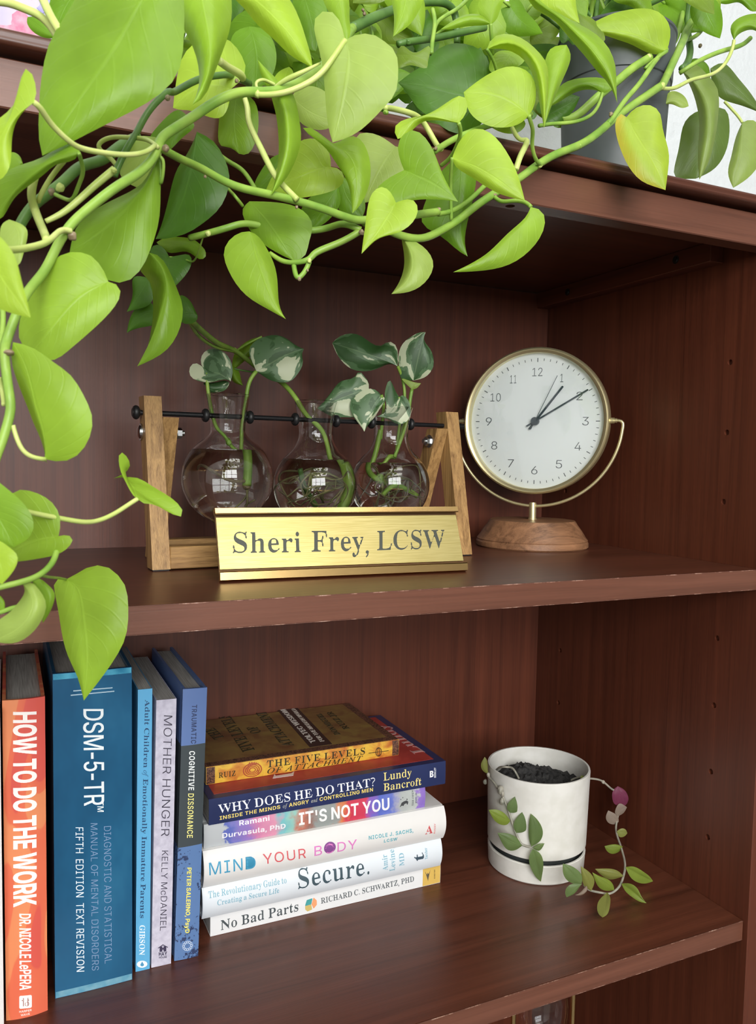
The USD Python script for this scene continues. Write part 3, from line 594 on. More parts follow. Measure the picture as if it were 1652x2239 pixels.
# ------------------------------------------------------------------ white pot with its trailing plant
pc = np.array([-.1125, .1657, 0.])
wp = thing('potted_plant', 'white cylindrical pot on a saucer with a thin trailing plant', 'potted plant', pc)
ceramic = mat('matte_white_ceramic', {'g': ('geometry', {}), 'n': ('noise_texture', {'scale': 70.0, 'detail': 3.0}), 'r': ('rgb_ramp', {'ramp': [(.35, (.66, .65, .60)), (.65, (.73, .72, .68))]}), 'p': ('principled_bsdf', {'roughness': .45})},
    [('g.position', 'n.vector'), ('n.fac', 'r.fac'), ('r.color', 'p.base_color')])
part(wp, 'saucer', lathe([(0, 0), (.0480, 0), (.0492, .0012), (.0503, .0192), (.0498, .0202), (.0482, .0202), (.0470, .0060), (0, .0050)], pc, 80), ceramic, smooth=30)
part(wp, 'pot', lathe([(0, .0250), (.0360, .0250), (.0480, .0252), (.0500, .0256), (.0506, .0266), (.0525, .1030), (.0522, .1043), (.0504, .1043), (.0498, .1030), (.0482, .0300), (0, .0290)], pc, 96), ceramic, smooth=30)
part(wp, 'gap_shade_foot', lathe([(0, .0053), (.0438, .0053), (.0440, .0240), (.0436, .0250), (0, .0250)], pc, 64), plain('gap_shade', srgb(58, 62, 62), .5), smooth=30)  # added dark foot; its colour paints the shade between pot and saucer
soil_m = mat('potting_soil', {'g': ('geometry', {}), 'n': ('noise_texture', {'scale': 260.0, 'detail': 4.0}), 'r': ('rgb_ramp', {'ramp': [(.3, (.012, .012, .013)), (.75, (.060, .058, .056))]}), 'p': ('principled_bsdf', {'roughness': .95})},
    [('g.position', 'n.vector'), ('n.fac', 'r.fac'), ('r.color', 'p.base_color')])
def soil_mesh(c, R, z, amp, hump, seed):
    V, F = [], []; nr, na = 26, 72
    for i in range(nr + 1):
        for j in range(na):
            a = 2*math.pi*j/na; rr = R*i/nr; V.append((rr*math.cos(a), rr*math.sin(a), 0))
    V = np.array(V, float)
    V[:, 2] = z + hump(V[:, 0], V[:, 1])*(1 - (np.hypot(V[:, 0], V[:, 1])/R)**6) + amp*(meshkit.fbm(np.c_[V[:, :2]*320, np.full(len(V), seed)], 4) - .5)
    for i in range(nr):
        for j in range(na):
            a, b = i*na + j, i*na + (j + 1) % na; F += [[a, a + na, b + na], [a, b + na, b]]
    V += [c[0], c[1], 0]; return trimesh.Trimesh(V, np.array(F), process=False)
part(wp, 'soil', soil_mesh(pc, .0494, .0835, .011, lambda x, y: .013*np.exp(-((x + .004)**2 + (y - .020)**2)/(2*.017**2)) + .006*np.exp(-((x + .034)**2 + (y - .012)**2)/(2*.006**2)), 4), soil_m, smooth=60, kind='stuff')
tl = {'g': leaf_mat('trail_green', (.155, .235, .085), .3), 'o': leaf_mat('trail_olive', (.25, .27, .07), .3), 'y': leaf_mat('trail_lime', (.235, .32, .05), .3), 'p': leaf_mat('trail_mauve', (.34, .27, .22), .3), 'm': leaf_mat('trail_purple', (.22, .045, .10), .3)}
def ycyl(px, py, R=.0555):                            # front of an upright cylinder round the pot, or its flank
    v = ray(px, py); o = CAM[:2] - pc[:2]; a = v[:2] @ v[:2]; b = o @ v[:2]; c = o @ o - R*R; q = b*b - a*c
    t = (-b - math.sqrt(max(q, 0)))/a; return CAM[1] + t*v[1]
def trail(parent, m, mid, A, B, yf, pet=None):
    y = yf(*mid[0]); tip = at(*mid[-1], y=y); dt = 0.
    low = max(q[1] for q in list(A) + list(B) + [mid[-1]])
    if tip[2] < .006: dt = depth(at(*mid[-1], z=.006)) - depth(at(*mid[0], y=y))     # a low leaf lies on the shelf
    add_leaf(parent, tl[m], mid, A, B, y, dt, (-.12, -.12) if dt else (.25, .25))
s1 = [(1134, 1703), (1123, 1683), (1108, 1677), (1092, 1678), (1078, 1688), (1066, 1694), (1075, 1706), (1086, 1721), (1095, 1735), (1106, 1759), (1114, 1782), (1122, 1807), (1134, 1837), (1142, 1847), (1162, 1853)]
P = [at(x, y_, y=ycyl(x, y_, .035 if i < 2 else .048 if i < 5 else .0545)) for i, (x, y_) in enumerate(s1)]
sp = part(wp, 'stem', tube(P, .0011, n=90, k=8), STEM['grey'], smooth=True)
for x, y_, w_ in ((1094, 1728, 15), (1098, 1736, 9), (1097, 1752, 12), (1060, 1709, 9), (1067, 1694, 8)): node(sp, x, y_, ycyl(x, y_), w_, 'grey', 1.3)
trail(wp, 'o', [(1067, 1693), (1060, 1675), (1059, 1655)], [(1055, 1685), (1051, 1672)], [(1066, 1680), (1064, 1662)], ycyl)
trail(wp, 'g', [(1115, 1777), (1122, 1760), (1127, 1740)], [(1108, 1768), (1110, 1758), (1116, 1750)], [(1125, 1777), (1134, 1771), (1136, 1757)], ycyl)
trail(wp, 'y', [(1115, 1795), (1090, 1786), (1068, 1771)], [(1103, 1779), (1084, 1770)], [(1108, 1803), (1094, 1803), (1079, 1792)], ycyl)
trail(wp, 'g', [(1128, 1821), (1138, 1796), (1144, 1773)], [(1122, 1806), (1130, 1787)], [(1141, 1820), (1152, 1812), (1153, 1790)], ycyl)
trail(wp, 'g', [(1161, 1851), (1168, 1815), (1160, 1779)], [(1156, 1832), (1156, 1801)], [(1180, 1839), (1186, 1817), (1174, 1792)], ycyl)
trail(wp, 'g', [(1141, 1849), (1115, 1840), (1087, 1821)], [(1128, 1831), (1108, 1822)], [(1128, 1858), (1111, 1859), (1097, 1843)], ycyl)
trail(wp, 'g', [(1164, 1854), (1178, 1852), (1190, 1844)], [(1176, 1846)], [(1178, 1860)], ycyl)
trail(wp, 'g', [(1164, 1856), (1172, 1890), (1182, 1928)], [(1156, 1875), (1161, 1900), (1172, 1919)], [(1179, 1865), (1187, 1884), (1185, 1911)], ycyl)
yb = at(1350, 1941, z=.012)[1]
ys = lambda px, py: float(np.interp(py, [1700, 1732, 1800, 1900, 1941, 1960], [.153, .15, .147, yb + .012, yb, yb - .001]))
s2 = [(1248, 1706), (1269, 1700), (1287, 1702), (1316, 1708), (1338, 1726), (1350, 1732), (1354, 1750), (1350, 1785), (1346, 1813), (1354, 1843), (1359, 1859), (1366, 1892), (1362, 1917), (1351, 1941), (1332, 1954), (1313, 1952), (1285, 1944), (1276, 1934)]
P = [at(x, y_, y=ys(x, y_) - (.012 if i == 0 else 0)) for i, (x, y_) in enumerate(s2)]
sp = part(wp, 'stem', tube(P, .0011, n=110, k=8), STEM['grey'], smooth=True)
node(sp, 1272, 1700, .151, 9, 'pale'); node(sp, 1318, 1710, .152, 8, 'grey')
for m_, mid, A, B in (('m', [(1350, 1719), (1353, 1740), (1350, 1761)], [(1340, 1728), (1338, 1745), (1343, 1758)], [(1365, 1728), (1373, 1747), (1366, 1761)]),
    ('m', [(1352, 1730), (1362, 1745), (1364, 1760)], [(1356, 1735), (1356, 1752)], [(1368, 1734), (1373, 1750)]),
    ('p', [(1349, 1785), (1356, 1772), (1370, 1765)], [(1344, 1778), (1347, 1765), (1354, 1757)], [(1362, 1778)]),
    ('p', [(1352, 1797), (1340, 1788), (1329, 1772)], [(1350, 1785), (1340, 1777)], [(1345, 1802), (1331, 1800), (1324, 1788)]),
    ('o', [(1348, 1818), (1360, 1820), (1371, 1822)], [(1356, 1812), (1366, 1813)], [(1354, 1830), (1364, 1829)]),
    ('y', [(1361, 1851), (1342, 1853), (1321, 1850)], [(1345, 1846)], [(1354, 1861), (1337, 1867), (1325, 1859)]),
    ('y', [(1367, 1896), (1395, 1912), (1427, 1927)], [(1385, 1895), (1406, 1906), (1420, 1917)], [(1377, 1917), (1390, 1928), (1409, 1932)]),
    ('y', [(1358, 1932), (1385, 1952), (1413, 1975)], [(1377, 1932), (1393, 1943), (1401, 1959)], [(1367, 1949), (1382, 1962), (1399, 1972)]),
    ('o', [(1363, 1916), (1335, 1912), (1300, 1900)], [(1348, 1903), (1325, 1899)], [(1353, 1919), (1333, 1923), (1312, 1912)]),
    ('y', [(1342, 1946), (1318, 1928), (1294, 1907)], [(1341, 1938), (1332, 1925), (1312, 1916)], [(1329, 1948), (1312, 1943), (1301, 1927)]),
    ('o', [(1327, 1951), (1322, 1980), (1317, 2006)], [(1311, 1966), (1305, 1980), (1308, 1998)], [(1333, 1961), (1333, 1980), (1327, 1999)]),
    ('g', [(1271, 1932), (1250, 1910), (1230, 1888)], [(1256, 1932), (1242, 1927), (1231, 1911)], [(1271, 1914), (1253, 1896)]),
    ('o', [(1292, 1948), (1284, 1922), (1269, 1894)], [(1277, 1937), (1271, 1917)], [(1299, 1927), (1290, 1909)]),
    ('g', [(1272, 1933), (1256, 1945), (1238, 1962)], [(1253, 1932), (1239, 1940), (1235, 1953)], [(1264, 1943), (1255, 1954)]),
    ('p', [(1282, 1935), (1279, 1950), (1256, 1957)], [(1284, 1945), (1272, 1957)], [(1274, 1945), (1264, 1954)])):
    trail(wp, m_, mid, A, B, lambda px, py: ys(px, py) - .003)

# ------------------------------------------------------------------ glass drop vase in a gold wire frame, below the lower shelf
gf = thing('hanging_vase', 'clear glass drop vase held in a thin gold wire frame under the lower shelf', 'vase', (-.1475, .1, -.36))
xa, xb = -.1815, -.1108
for x_ in (xa, xb): part(gf, 'wire_upright', cyl((x_, .1, -.357), (x_, .1, -.030), .0026, 16), gold)
part(gf, 'top_wire', tube([(xa, .1, -.032), (xa + .006, .1, -.027), (xb - .006, .1, -.027), (xb, .1, -.032)], .0022, n=30, smooth_path=False) if False else cyl((xa, .1, -.030), (xb, .1, -.030), .0026, 16), gold)
part(gf, 'base_plate', box((xa - .012, .062, -.36), (xb + .012, .138, -.356), .0008), gold)
gx = -.1480
O = [(0, -.1440), (.006, -.1432), (.013, -.1395), (.0185, -.133), (.0218, -.124), (.0238, -.113), (.0242, -.103), (.0225, -.092), (.018, -.082), (.0125, -.073), (.0085, -.063), (.0080, -.050), (.0098, -.040)]
I = [(max(a - .0012, 0), b + (.0012 if a < .015 else 0)) for a, b in O]
part(gf, 'glass_drop', lathe(O + I[::-1], (gx, .1, 0), 48), glass, smooth=50)
part(gf, 'neck_ring', trimesh.creation.torus(.0105, .0014, major_sections=32, minor_sections=10).apply_translation((gx, .1, -.048)), gold)
for s in (-1, 1): part(gf, 'neck_arm', cyl((gx + s*.0108, .1, -.048), ((xa, xb)[s > 0], .1, -.048), .0013, 12), gold)

# ------------------------------------------------------------------ flower picture leaning on the wall, on top of the bookcase
fp = thing('flower_picture', 'picture of pink and purple flowers leaning on the wall atop the bookcase', 'picture', (-.66, .33, .646))
canvas_m = mat('watercolour_ground', {'g': ('geometry', {}), 'n': ('noise_texture', {'scale': 16.0, 'detail': 3.0}), 'r': ('rgb_ramp', {'ramp': [(.3, (.50, .46, .66)), (.5, (.66, .60, .72)), (.7, (.42, .46, .62))]}), 'p': ('principled_bsdf', {'roughness': .7})}, [('g.position', 'n.vector'), ('n.fac', 'r.fac'), ('r.color', 'p.base_color')])
part(fp, 'canvas', box((-.86, .330, .6462), (-.56, .350, .92), .001), canvas_m)
part(fp, 'picture_frame', cat(box((-.866, .327, .6460), (-.858, .352, .926)), box((-.562, .327, .6460), (-.554, .352, .926)), box((-.866, .327, .918), (-.554, .352, .926)), box((-.866, .327, .6460), (-.554, .352, .654))), white_metal)
def bloom(cx, cz, R, col, seed):
    g = np.random.default_rng(seed); n = 40
    pts = [(cx + R*(1 + .22*math.sin(5*a + seed) + .05*g.normal())*math.cos(a), cz + R*(1 + .22*math.sin(5*a + seed) + .05*g.normal())*math.sin(a)) for a in np.linspace(0, 2*math.pi, n, endpoint=False)]
    m = prism(pts, 'y', .3294, .3302); return m
for cx, cz, R, c0, c1_ in ((-.592, .798, .020, (.78, .16, .30), (.86, .42, .54)), (-.570, .835, .012, (.25, .22, .70), (.50, .48, .85)), (-.612, .842, .016, (.85, .35, .50), (.92, .70, .80)), (-.66, .79, .02, (.5, .4, .8), (.8, .7, .9)), (-.70, .84, .018, (.85, .3, .45), (.9, .6, .7)), (-.615, .775, .012, (.72, .62, .85), (.85, .80, .92))):
    fm_ = mat('petal_%d' % (len(_names)), {'g': ('geometry', {}), 'n': ('noise_texture', {'scale': 90.0, 'detail': 3.0}), 'r': ('rgb_ramp', {'ramp': [(.35, c0), (.65, c1_)]}), 'p': ('principled_bsdf', {'roughness': .7})}, [('g.position', 'n.vector'), ('n.fac', 'r.fac'), ('r.color', 'p.base_color')]) if True else None
    part(fp, 'painted_flower', bloom(cx, cz, R, None, int(R*1e4)), fm_)
    _names[('/mat', 'm%d' % len(_names))] = 1
# ------------------------------------------------------------------ books
def vnoise_mat(name, stops, scale, rough=.45, metal=0., vec=(1, 1, 1), detail=4., dist=0.):
    return mat(name, {'g': ('geometry', {}), 'm': ('mapping', {'scale': vec}), 'n': ('noise_texture', {'scale': float(scale), 'detail': detail, 'distortion': dist}), 'r': ('rgb_ramp', {'ramp': stops}), 'p': ('principled_bsdf', {'roughness': rough, 'metallic': metal})},
        [('g.position', 'm.vector'), ('m.vector', 'n.vector'), ('n.fac', 'r.fac'), ('r.color', 'p.base_color')])
class Book:
    """a closed book: a = across its thickness, b = along its height, c = from the spine to the fore edge"""
    def __init__(s, label, group, w, h, dep, bulge, hard, cover, mapf, inv, base, pages=None, round_=1.0):
        s.p = thing('book', label, 'book', base, group); s.w, s.bulge, s.inv = w, bulge, inv
        th, ins = (.0024, .0030) if hard else (.0006, .0)
        cv = lambda a: bulge*(2*a/w - 1)**2
        aa = np.linspace(0, w, 15)
        out = [(0, dep)] + ([(0, .0095), (.0009, .0075), (0, .0055)] if hard else []) + [(a, cv(a)) for a in aa] + ([(w, .0055), (w - .0009, .0075), (w, .0095)] if hard else []) + [(w, dep)]
        inn = [(w - th, dep)] + [(a, cv(a) + th*1.1) for a in np.linspace(w - th, th, 13)] + [(th, dep)]
        m = trimesh.creation.extrude_polygon(shapely.Polygon(out + inn).buffer(0), h, engine='earcut')
        v = np.array(m.vertices); m = trimesh.Trimesh(mapf(v[:, 0], v[:, 2], v[:, 1]), m.faces, process=False); m.fix_normals()
        s.cover = part(s.p, 'cover', m, cover, smooth=30)
        e = .00012
        pg = [(th + e, dep - ins)] + [(a, cv(a) + th*1.1 + .0006) for a in np.linspace(th + e, w - th - e, 9)] + [(w - th - e, dep - ins)]
        m = trimesh.creation.extrude_polygon(shapely.Polygon(pg), h - 2*max(ins, .0002), engine='earcut')
        v = np.array(m.vertices); m = trimesh.Trimesh(mapf(v[:, 0], v[:, 2] + max(ins, .0002), v[:, 1]), m.faces, process=False); m.fix_normals()
        part(s.p, 'pages', m, pages or paper, smooth=False)
    def warp(s, q):
        a = s.inv(q)/s.w; q = np.array(q); q[:, 1] += s.bulge*(2*np.clip(a, 0, 1) - 1)**2; return q
    def text(s, t, key, col, p0, p1, p2, **k): print_text(s.cover, t, key, col, p0, p1, p2, dict(y=s.ysp), warp=s.warp, bowed=s.bulge > .0008, **k)
    def shape(s, poly, col, p0, p1, p2, **k): print_shape(s.cover, poly, col, p0, p1, p2, dict(y=s.ysp), warp=s.warp, bowed=s.bulge > .0008, **k)
    def patch(s, m, b0, b1, a0=.0004, a1=None, name='spine_panel', off=.00015):
        """a printed panel on the spine between b0 and b1 along the height"""
        a1 = a1 or s.w - .0004; aa = np.linspace(a0, a1, 13); V, F = [], []
        for o in (off, -.0001):
            for b in (b0, b1):
                for a in aa: V.append((a, b, s.bulge*(2*a/s.w - 1)**2 - o))
        V = np.array(V); n = len(aa)
        for i in range(n - 1): F += [[i, i + 1, n + i + 1], [i, n + i + 1, n + i]]
        for q, r in ((0, 2*n), (n, 3*n)):
            for i in range(n - 1): F += [[q + i, q + i + 1, r + i + 1], [q + i, r + i + 1, r + i]]
        part(s.cover, name, trimesh.Trimesh(s.mapf(V[:, 0], V[:, 1], V[:, 2]), np.array(F), process=False), m, smooth=False)
def upright(label, x0, x1, ysp, h, dep, lean, bulge, hard, cover, **k):
    ca, sa = math.cos(lean), math.sin(lean); w = x1 - x0
    mapf = lambda a, b, c: np.c_[x1 + (a - w)*ca + b*sa, ysp + c, -(a - w)*sa + b*ca]
    inv = lambda q: w + (q[:, 0] - x1)*ca - q[:, 2]*sa
    B = Book(label, 'books standing upright on the lower shelf', w, h, dep, bulge, hard, cover, mapf, inv, (x1 - w/2, ysp + dep/2, 0), **k); B.ysp = ysp; B.mapf = mapf; return B
def lying(label, x0, x1, z0, z1, ysp, dep, bulge, hard, cover, **k):
    mapf = lambda a, b, c: np.c_[x0 + b, ysp + c, z0 + a]; inv = lambda q: q[:, 2] - z0
    B = Book(label, 'books lying in a stack on the lower shelf', z1 - z0, x1 - x0, dep, bulge, hard, cover, mapf, inv, ((x0 + x1)/2, ysp + dep/2, z0), **k); B.ysp = ysp; B.mapf = mapf; return B
BX = shapely.box(0, 0, 1, 1)
upright('white book at the far left end of the upright row, only its edge showing', -.6460, -.6182, .1125, .2365, .155, 0, .001, True, plain('book_white', (.74, .72, .71), .45))
# orange book
o_m = mat('cover_orange', {'g': ('geometry', {}), 'm': ('mapping', {'scale': (34, 34, 8), 'rotation': (0, .18, 0)}), 'v': ('voronoi_texture', {}) if False else ('noise_texture', {'scale': 1.0, 'detail': 1.0, 'distortion': 1.2}),
    'r': ('rgb_ramp', {'ramp': [(.0, srgb(204, 82, 74)), (.44, srgb(212, 88, 76)), (.455, srgb(220, 104, 76)), (.56, srgb(222, 110, 78)), (.575, srgb(226, 138, 92)), (1, srgb(226, 140, 96))]}), 'p': ('principled_bsdf', {'roughness': .42})},
    [('g.position', 'm.vector'), ('m.vector', 'v.vector'), ('v.fac', 'r.fac'), ('r.color', 'p.base_color')])
b = upright('orange-red book with bold white spine title standing upright at left', -.6168, -.5884, .1215, .2405, .158, 0, .0022, True, o_m)
W_ = (246, 240, 236)
b.text('HOW TO DO THE WORK', 'sans:ExtraBold', W_, (28.5, 1557), (29, 1985), (80, 1556), track=-.02, squeeze=1.0)
b.text('DR. NICOLE LePERA', 'sans:Bold', W_, (42, 1998), (43, 2165), (67.5, 1998), track=-.02)
b.shape(shapely.box(.12, .12, .88, .88).buffer(.12), W_, (42, 2206), (69.5, 2203), (42, 2178))
b.shape(unary_union([shapely.box(.30, .18, .36, .82), shapely.box(.66, .18, .72, .82), shapely.box(.2, .60, .8, .66), disc(.62, .33, .17).difference(disc(.62, .33, .13))]), (150, 90, 80), (42, 2206), (69.5, 2203), (42, 2178))
b.text('HARPER', 'sans:Medium', W_, (42, 2215), (69, 2210.5), (42, 2210.5)); b.text('WAVE', 'sans:Medium', W_, (45.5, 2222), (65, 2218.5), (45.5, 2217.8))
# thick blue book
bl = vnoise_mat('cover_teal_blue', [(.25, srgb(28, 84, 122)), (.55, srgb(36, 100, 140)), (.78, srgb(52, 120, 158))], 26, .30, .25, (1, 1, .5))
bl_e = vnoise_mat('cover_worn_edge', [(.3, srgb(86, 150, 178)), (.7, srgb(132, 176, 192))], 120, .45, .1)
b = upright('thick teal blue book, the widest spine in the upright row', -.5826, -.5254, .1345, .2536, .178, 0, .0006, True, bl)
Z_ = (.0004, .0050)
b.patch(bl_e, .0003, .0052, name='worn_foot'); b.patch(vnoise_mat('cover_bright_edge', [(.3, srgb(40, 130, 170)), (.7, srgb(96, 190, 220))], 90, .3, .3), .2490, .2533, name='worn_head')
b.text('DSM-5-TR', 'sans:Medium', (232, 238, 240), (182, 1550), (184, 1762), (226, 1550), track=-.02)
b.text('TM', 'sans:Medium', (232, 238, 240), (212, 1752), (213, 1775), (226, 1752))
b.text('FIFTH  EDITION  TEXT REVISION', 'sans:Regular', (226, 234, 240), (165, 1809), (167.5, 2125), (182, 1809), track=.03)
b.text('MANUAL OF MENTAL DISORDERS', 'sans:Light', (128, 152, 186), (198, 1800), (201, 2122), (213, 1800), track=.03)
b.text('DIAGNOSTIC AND STATISTICAL', 'sans:Light', (128, 152, 186), (227, 1807), (229, 2107), (242.5, 1806), track=.03)
for a_, e_ in (((160, 1512), (246, 1505)), ((154.6, 1521.5), (250, 1512.5))): b.shape(BX, (170, 196, 210), a_, e_, (a_[0], a_[1] - 2.4), name='rule')
# slim light blue
b = upright('slim sky blue paperback standing right of the thick blue book', -.5217, -.5105, .1435, .2325, .152, .009, .0002, False, plain('cover_sky', srgb(96, 172, 216), .38))
DB = (36, 70, 108); bx = lambda y: 317 - 11*(y - 1529)/478
for t, k, y0, y1, c in (('Adult Children', 'serif:thin', 1530, 1678, DB), ('of', 'serif:it', 1684, 1698, (60, 110, 150)), ('Emotionally Immature Parents', 'serif:thin', 1703, 2007, DB)):
    b.text(t, k, c, (bx(y0), y0), (bx(y1), y1), (bx(y0) + 10.5, y0 + .3))
b.text('GIBSON', 'serif:thin', (236, 244, 248), (305, 2023), (304, 2088), (317, 2023))
b.shape(disc(.5, .5, .5), (236, 244, 248), (299, 2116), (322, 2115), (299, 2101)); b.shape(unary_union([disc(.5, .42, .17, .22), shapely.Polygon([(.35, .5), (.5, .9), (.65, .5)])]), (80, 150, 190), (299, 2116), (322, 2115), (299, 2101))
# grey lilac
gl = vnoise_mat('cover_lilac_grey', [(.3, srgb(182, 178, 196)), (.7, srgb(206, 203, 218))], 220, .5)
b = upright('pale lilac grey paperback standing between two blue books', -.5093, -.4934, .1435, .2222, .148, .018, .0002, False, gl)
GK = (66, 62, 78)
b.text('MOTHER HUNGER', 'sans:Light', GK, (358.5, 1564), (352, 1828), (376.5, 1565), track=.02)
b.text('KELLY McDANIEL', 'sans:Light', GK, (354, 1860), (349.5, 2035), (367.5, 1860), track=.03)
b.shape(unary_union([shapely.Polygon([(-.1, .62), (.5, 1.1), (1.1, .62), (1.1, .52), (.5, .98), (-.1, .52)]), shapely.box(.1, 0, .42, .78), shapely.box(.58, 0, .9, .78), shapely.box(.3, .3, .7, .55)]), (58, 52, 78), (347, 2081), (365, 2079.5), (347, 2067))
b.text('HAY', 'sans:Bold', (58, 52, 78), (347, 2090), (365, 2088.5), (347, 2082)); b.text('HOUSE', 'sans:Medium', (58, 52, 78), (347.5, 2095.5), (364.5, 2094), (347.5, 2091.5))
# blue and charcoal
z1 = at(425, 1628, y=.1442)[2] + Z0; z2 = at(415, 1850, y=.1442)[2] + Z0
def band(z): return ('math', {'math_type': 'greater_than', 'value2': float(z)})
cg = mat('cover_blue_charcoal', {'g': ('geometry', {}), 's': ('separate_xyz', {}), 'a': band(z1), 'b': band(z2), 'n': ('noise_texture', {'scale': 420.0, 'detail': 2.0}), 'n2': ('noise_texture', {'scale': 60.0, 'detail': 3.0}),
    'sp': ('math', {'math_type': 'multiply'}), 'r': ('rgb_ramp', {'ramp': [(0, srgb(92, 124, 172)), (.315, srgb(90, 122, 170)), (.325, srgb(48, 62, 98)), (1, srgb(46, 60, 96))]}),
    'm1': ('mix', {'mix_type': 'mix', 'color2': srgb(62, 70, 74)}), 'm2': ('mix', {'mix_type': 'mix', 'color2': srgb(94, 120, 172)}), 'p': ('principled_bsdf', {'roughness': .42})},
    [('g.position', 's.vector'), ('s.z', 'a.value1'), ('s.z', 'b.value1'), ('g.position', 'n.vector'), ('g.position', 'n2.vector'), ('n.fac', 'sp.value1'), ('n2.fac', 'sp.value2'), ('sp.value', 'r.fac'), ('r.color', 'm1.color1'), ('b.value', 'm1.fac'), ('m1.color', 'm2.color1'), ('a.value', 'm2.fac'), ('m2.color', 'p.base_color')])
b = upright('blue and charcoal hardcover leaning at the right end of the upright row', -.4906, -.4708, .1442, .2285, .152, .0285, .0006, True, cg)
b.text('TRAUMATIC', 'sans:SemiBold', (48, 60, 96), (419.5, 1541), (417.3, 1626), (430.5, 1541), track=.06)
b.text('COGNITIVE', 'sans:Bold', (232, 236, 236), (413.5, 1642), (411.5, 1728), (426, 1642), track=.05)
b.text('DISSONANCE', 'sans:SemiBold', (236, 228, 140), (411, 1735), (408.5, 1832), (423.5, 1735), track=.05)
b.text('PETER SALERNO, PsyD', 'sans:Bold', (240, 226, 110), (409, 1897), (404.5, 2040), (418.5, 1897), track=.0)
b.shape(unary_union([disc(.5 + .42*math.cos(t), .5 + .42*math.sin(t), .13).difference(disc(.5 + .42*math.cos(t), .5 + .42*math.sin(t), .09)) for t in np.linspace(0, 2*math.pi, 13)[:-1]]), (210, 220, 232), (399, 2079), (420, 2077), (399.5, 2059))

# the stack, from the bottom
wh = plain('cover_white_satin', (.76, .77, .78), .42); wh2 = plain('cover_white_bluish', (.72, .77, .82), .35); wh3 = plain('cover_cream_white', (.78, .77, .755), .35)
SK = (72, 80, 84)
b = lying('thin white paperback with a yellow spine end, lowest of the stack', -.4555, -.2262, .0002, .0192, .167, .152, .0002, False, wh)
b.text('No Bad Parts', 'serif:thin', SK, (483, 2033.7), (651.7, 1991.6), (482.5, 2012.7), track=.01)
b.text('RICHARD C. SCHWARTZ, PHD', 'serif:thin', (96, 102, 106), (701.6, 1975.8), (904.6, 1926.6), (701, 1964))
for poly, c in (([(.05, .55), (.2, .95), (.62, .98), (.5, .55)], (70, 156, 156)), ([(.05, .45), (.5, .45), (.55, .05), (.2, .0), (.05, .2)], (206, 182, 110)), ([(.6, .5), (.78, .98), (.98, .72), (.98, .35), (.75, .12)], (234, 160, 112))):
    b.shape(shapely.Polygon(poly).buffer(.04), c, (667, 1993), (692, 1986), (666, 1969))
b.patch(plain('spine_yellow', srgb(214, 178, 92), .45), .2095, .2290)
b.shape(shapely.Polygon([(.5, 0), (.38, .3), (.0, 1.0), (.35, .62), (.5, .8), (.65, .62), (1, 1.0), (.62, .3)]), (92, 84, 70), (929, 1928), (941, 1924.5), (928.5, 1905))
b.text('SOUNDS TRUE', 'sans:Medium', (120, 100, 60), (951, 1921), (951, 1901), (948, 1921.5))
b = lying('white hardcover with large grey serif spine title, second lowest of the stack', -.4637, -.2283, .0193, .0473, .1605, .1585, .0042, True, wh2)
b.text('Secure.', 'serif:thin', (64, 84, 94), (652, 1944), (807, 1911.5), (651.5, 1905.5), track=.02)
LB = (132, 178, 196)
b.text('The Revolutionary Guide to', 'serif:thin', LB, (456, 1965), (626.5, 1931), (456, 1952.5), track=.01); b.text('Creating a Secure Life', 'serif:thin', LB, (475, 1980), (610, 1952), (475, 1968.5), track=.01)
b.text('Amir', 'serif:thin', LB, (847, 1902), (847, 1870), (836, 1904)); b.text('Levine,', 'serif:thin', LB, (863, 1904), (864, 1857), (852, 1906)); b.text('MD', 'serif:thin', LB, (883, 1892), (883, 1866), (873, 1894))
b.text('t', 'serif:thin', (58, 78, 92), (926, 1880), (926, 1864), (904, 1884)); b.text('Tarcher', 'serif:thin', LB, (934, 1878), (934, 1855), (928.5, 1879))
b = lying('cream white hardcover with blue, red and pink spine title, under the rainbow book', -.4632, -.2262, .0474, .0803, .158, .161, .0058, True, wh3)
b.text('MIND', 'sans:Regular', (70, 156, 192), (457.6, 1914), (558.7, 1898.5), (457, 1888), track=.08)
b.text('YOUR', 'sans:Regular', (212, 98, 104), (576, 1890), (669, 1876), (574.5, 1868.6), track=.08)
b.text('BODY', 'sans:Regular', (220, 128, 196), (687.5, 1872), (780, 1856), (687, 1851), track=.08)
b.shape(shapely.Polygon([(0, 0), (0, 1), (.45, 1)] + [(.45 + .5*math.sin(t), .5 + .5*math.cos(t)) for t in np.linspace(0, math.pi, 16)] + [(.45, 0)]), (54, 138, 174), (537, 1901.5), (558, 1898.5), (537, 1875))
b.shape(disc(.5, .5, .5), (132, 74, 142), (708, 1868), (733.5, 1864), (708, 1843)); b.shape(shapely.Polygon([(.1, .3), (.2, .75), (.5, .9), (.35, .6), (.3, .2)]), (226, 140, 204), (708, 1868), (733.5, 1864), (708, 1843))
b.text('NICOLE J. SACHS,', 'sans:SemiBold', (92, 172, 186), (806, 1836), (903, 1819.5), (806, 1828), track=.1); b.text('LCSW', 'sans:SemiBold', (92, 172, 186), (839.6, 1843), (868.7, 1838), (839.6, 1836), track=.1)
b.text('A', 'serif:thin', (206, 84, 88), (930, 1825), (946, 1822), (930, 1806)); b.text('AVERY', 'sans:Regular', (214, 130, 130), (952, 1824), (952, 1800), (948.5, 1825))
